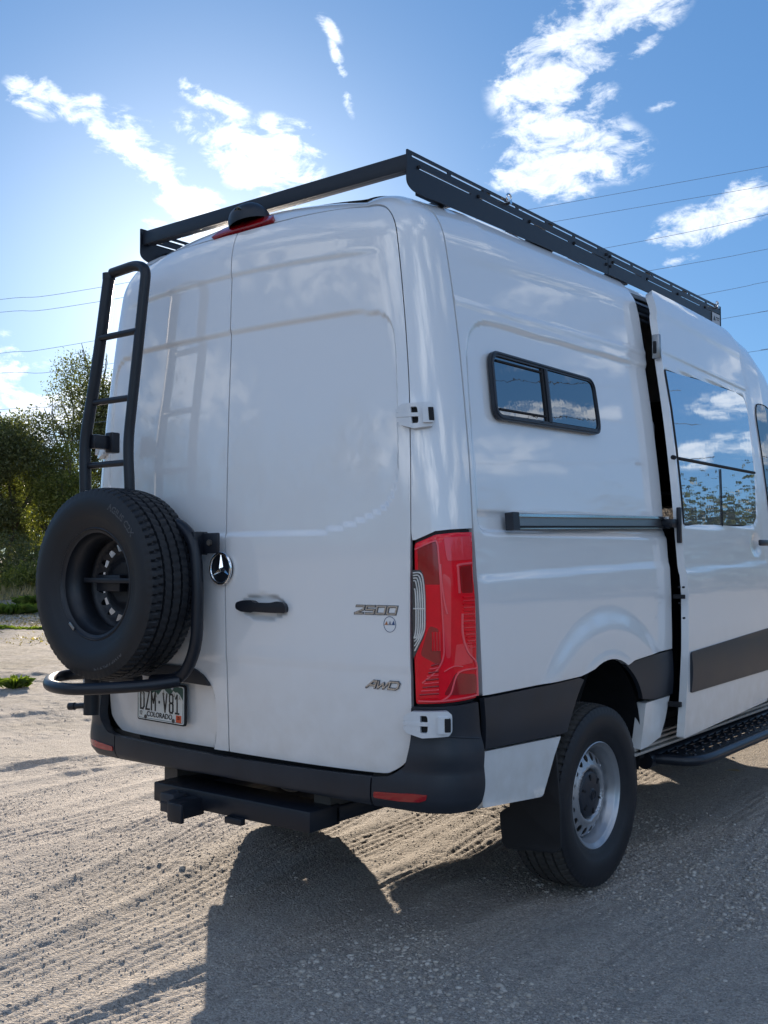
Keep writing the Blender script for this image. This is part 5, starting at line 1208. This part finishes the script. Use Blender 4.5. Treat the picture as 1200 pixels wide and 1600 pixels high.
def tuft(x,y,w,h,label,n,seed,material=WEED,bw=.012,name='weed_tuft',cat='weed',group='weeds along the edge of the yard'):
    rs=np.random.default_rng(seed); V=[];F=[]
    for k in range(n):
        a=rs.uniform(0,6.28); r0=rs.random()*w*.35; bx_=r0*math.cos(a+rs.normal(0,.6)); by=r0*math.sin(a+rs.normal(0,.6)); L=h*rs.uniform(.5,1.15); sp_=rs.uniform(.15,.95)*w/(2*h)*1.3; wd=bw*rs.uniform(.6,1.5); t=Vector((-math.sin(a),math.cos(a),0))*wd; dr=Vector((math.cos(a),math.sin(a),0))
        b=Vector((bx_,by,0)); m_=b+dr*L*sp_*.45+Vector((0,0,L*.62)); e=b+dr*L*sp_+Vector((0,0,L*.85*(1-.4*sp_))); i=len(V)
        V+=[tuple(b-t*.6),tuple(b+t*.6),tuple(m_+t),tuple(e),tuple(m_-t)]; F+=[(i,i+1,i+2,i+3,i+4)]
    o=link(name,V,F,material); o.location=(x,y,float(gz(x,y))-.01); tag(o,label,cat,group); return o
_C=Vector(CAMP)
def far(px,dist):
    """ground position seen at picture column px (1200 wide), dist metres off"""
    d=_F+_R*((px-600)/1633.4); d.z=0; d.normalize(); p=_C+d*dist; return p.x,p.y
G1='cottonwoods beyond the yard'
for a in [(10,54,10.2,5.6,'broad grey-green tree at the left edge beyond the dry field',3,LEAF,17000,.105),
          (140,58,15.2,5.2,'tallest tree, its round top just left of the ladder rails',11,LEAF,15000,.10),
          (104,52,8.0,4.2,'yellow-green lit tree low between the two darker trees',5,LEAF2,11000,.10),
          (40,66,9.0,5.0,'dark tree behind the broad grey-green one',21,LEAF3,13000,.11),
          (215,62,9.5,4.5,'tree mostly hidden behind the van beside the tallest one',8,LEAF,11000,.11),
          (-120,60,11,5.5,'tree just outside the left edge of the view',9,LEAF,9000,.13)]:
    px,ds,h,cw,lab,seed,lf,nl,ls=a; x,y=far(px,ds); tree(x,y,h,cw,lab,G1,seed,lf,nl,ls)
G2='brush under the trees'
for px,ds,w,h,lab,lf,sd_ in [(10,48,6,3.2,'dark thicket at the foot of the left trees',LEAF3,1),(70,47,5,2.6,'brown-green thicket below the yellow-green tree',LEAF,2),(120,46,4,3.0,'leafy bush hidden partly by the spare tyre',LEAF2,3),(-50,47,6,3.4,'thicket beyond the left edge of view',LEAF3,4),(170,50,6,3.0,'thicket behind the ladder',LEAF3,5),(45,43.5,2.2,1.7,'small yellow-green bush in front of the thicket',LEAF2,6)]:
    x,y=far(px,ds); shrub('bush',x,y,w,h,lab,'bush',lf,3800,.085,sd_,G2)
for px,ds,w,h,lab,sd_ in [(10,49,.9,.36,'leftmost of three low dark shrubs on the bare strip',31),(30,48,.9,.34,'middle low dark shrub on the bare strip',32),(62,47,.8,.28,'small low dark shrub beside the tyre',33)]:
    x,y=far(px,ds); shrub('low_shrub',x,y,w,h,lab,'shrub',LEAF3,700,.05,sd_,'low shrubs on the bare strip')
for px,ds,w,h,n,lab,sd_ in [(20,27.7,1.0,.38,330,'bushy bright weed at the left edge of the yard',41),(58,31.5,.9,.45,300,'dark weed touching the spare tyre outline',42),(8,22.0,.5,.08,60,'low pale weed patch left of the mat of green',43),(46,21.7,.5,.10,80,'flat green mat of weeds beside the tyre',44),(27,12.0,.27,.17,170,'single bright green grass tuft alone on the gravel',45),(-25,22,.8,.12,160,'flat weed patch on the left margin',46)]:
    x,y=far(px,ds); tuft(x,y,w,h,lab,n,sd_,bw=.007 if ds<15 else .011)
# sparse dead grass and litter on the open ground
n=34000; px_=rng.uniform(-300,330,n); ds=10+28*rng.random(n)**.9
D=np.stack([_F.x+_R.x*((px_-600)/1633.4),_F.y+_R.y*((px_-600)/1633.4)],1); D/=np.linalg.norm(D,axis=1,keepdims=True); X=CAMP[0]+D[:,0]*ds; Y=CAMP[1]+D[:,1]*ds
kp=fbm(X*.35,Y*.35,3,31)+rng.normal(0,.08,n)>.02+(22-ds)*.008; X,Y,ds=X[kp],Y[kp],ds[kp]; n=len(X); Z=gz(X,Y); L=rng.uniform(.01,.045,n); a=rng.uniform(0,6.28,n); w=.008+.02*rng.random(n)
V=np.stack([np.stack([X-np.cos(a)*w,Y-np.sin(a)*w,Z-.01],1),np.stack([X+np.cos(a)*w,Y+np.sin(a)*w,Z-.01],1),np.stack([X+rng.normal(0,.05,n),Y+rng.normal(0,.05,n),Z+L],1)],1).reshape(-1,3)
o=obj_of('sparse_grass',V,np.arange(n*3).reshape(-1,3),STRAW); tag(o,'thin dead grass scattered over the open gravel',None,None,'stuff')
# dry grass field and the far line of woods
n=26000; px_=rng.uniform(-500,500,n); ds=36+60*rng.random(n)**1.6; V=[];
D=np.stack([_F.x+_R.x*((px_-600)/1633.4),_F.y+_R.y*((px_-600)/1633.4)],1); D/=np.linalg.norm(D,axis=1,keepdims=True); X=CAMP[0]+D[:,0]*ds; Y=CAMP[1]+D[:,1]*ds; Z=gz(X,Y)
L=rng.uniform(.15,.55,n)*np.clip((ds-34)/8,.2,1); a=rng.uniform(0,6.28,n); w=.02+.03*rng.random(n)
V=np.stack([np.stack([X-np.cos(a)*w,Y-np.sin(a)*w,Z-.02],1),np.stack([X+np.cos(a)*w,Y+np.sin(a)*w,Z-.02],1),np.stack([X+rng.normal(0,.1,n),Y+rng.normal(0,.1,n),Z+L],1)],1).reshape(-1,3)
o=obj_of('dry_grass',V,np.arange(n*3).reshape(-1,3),STRAW); tag(o,'dry straw-coloured grass between yard and trees',None,None,'stuff')
def woods(az0,az1,d0,d1,h,n,ls,lf,label,seed):
    rs=np.random.default_rng(seed); az=rs.uniform(az0,az1,n); bump=fbm(az*.35,az*0,4,seed)+.5; hh=h*(.35+.95*bump); t=rs.random(n)**.8; ds=rs.uniform(d0,d1,n)
    hh=hh*(.75+.5*rs.random(n)**2)
    C=np.stack([3+np.sin(np.radians(az))*ds,-3+np.cos(np.radians(az))*ds,hh*t],1); V,F=rand_quads(C,ls,.9,0,rs); o=obj_of('distant_trees',V,F,lf); tag(o,label,None,None,'stuff')
woods(-85,5,135,170,11,16000,.55,LEAF3,'far line of dark trees along the horizon',51)
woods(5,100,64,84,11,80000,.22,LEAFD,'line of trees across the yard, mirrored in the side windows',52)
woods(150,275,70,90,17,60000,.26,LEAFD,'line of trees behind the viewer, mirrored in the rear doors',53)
# ------------------------------------------------------------------ power lines
def wire(pts,r,label,group='overhead power lines',dark=False):
    P=[Vector(p) for p in pts]; mb=MB(); mb.tube(P,r,5); o=mb.build('power_line',BLACK if dark else mat('wire_grey',(.20,.22,.26),.6,nscale=5,namt=.1) if 'wire_grey' not in bpy.data.materials else bpy.data.materials['wire_grey'],None); tag(o,label,'power line',group)
def sky_pt(px,py,dist):
    d=_F+_R*((px-600)/1633.4)-_U*((py-800)/1633.4); return _C+d*dist
LW_=[((-300,505),(0,468),(150,450),(835,326),(1200,260),(1500,205),'highest overhead wire, entering above the roof rack'),
     ((-300,520),(0,488),(150,472),(880,344),(1200,290),(1500,238),'second overhead wire from the top'),
     ((-300,588),(0,552),(145,533),(955,386),(1200,335),(1500,270),'third wire, crossing the bright cloud at right'),
     ((-300,606),(0,583),(175,568),(1015,423),(1200,389),(1500,330),'fourth wire, just under the right-hand cloud'),
     ((-300,660),(0,640),(300,612),(1090,462),(1200,440),(1500,388),'fifth wire, meeting the rack\'s front end'),
     ((-300,680),(0,665),(300,642),(1130,498),(1200,486),(1500,440),'sixth wire, below the rack\'s front end'),
     ((-300,700),(0,690),(300,672),(1165,551),(1200,545),(1500,505),'lowest wire, touching the cab roof')]
for *pp,lab in LW_:
    P=[sky_pt(x,y,52) for x,y in pp]; wire(spl3(P,8),.0105,lab)
for k,(z0,sag) in enumerate(((13.5,1.2),(17,1.3),(20.5,1.3),(26,1.4))):
    A=Vector((60,-25,z0+1)); B=Vector((18,75,z0)); P=[]
    for i in range(25):
        t=i/24; p=A.lerp(B,t); p.z-=sag*4*t*(1-t); P.append(p)
    wire(P,.035,('lowest','second lowest','second highest','highest')[k]+' of the wires mirrored in the side windows','power lines behind the viewer',dark=True)
# ------------------------------------------------------------------ small things
for x,y,r,l_ in ((-.632,.352,.014,'roundish grey stone between the tread lines left of the van shadow'),(1.158,.132,.013,'pale pebble in the shaded gravel below the wheel'),(1.05,-.20,.011,'small pale stone in the van shadow')):
    stone(x,y,r,l_)
lf=MB(); lf.add([(-.035,0,0),(-.01,.016,.006),(.02,.012,.010),(.04,0,.004),(.015,-.014,.008),(-.015,-.012,.004)],[(0,1,2,3,4,5)])
o=lf.build('fallen_leaf',TWIG); x,y=.60,3.88; o.scale=(1.5,1.5,1.5); o.location=(x,y,float(gz(x,y))+.012); tag(o,'curled tan leaf lying on the shaded dirt beneath the running board','leaf')
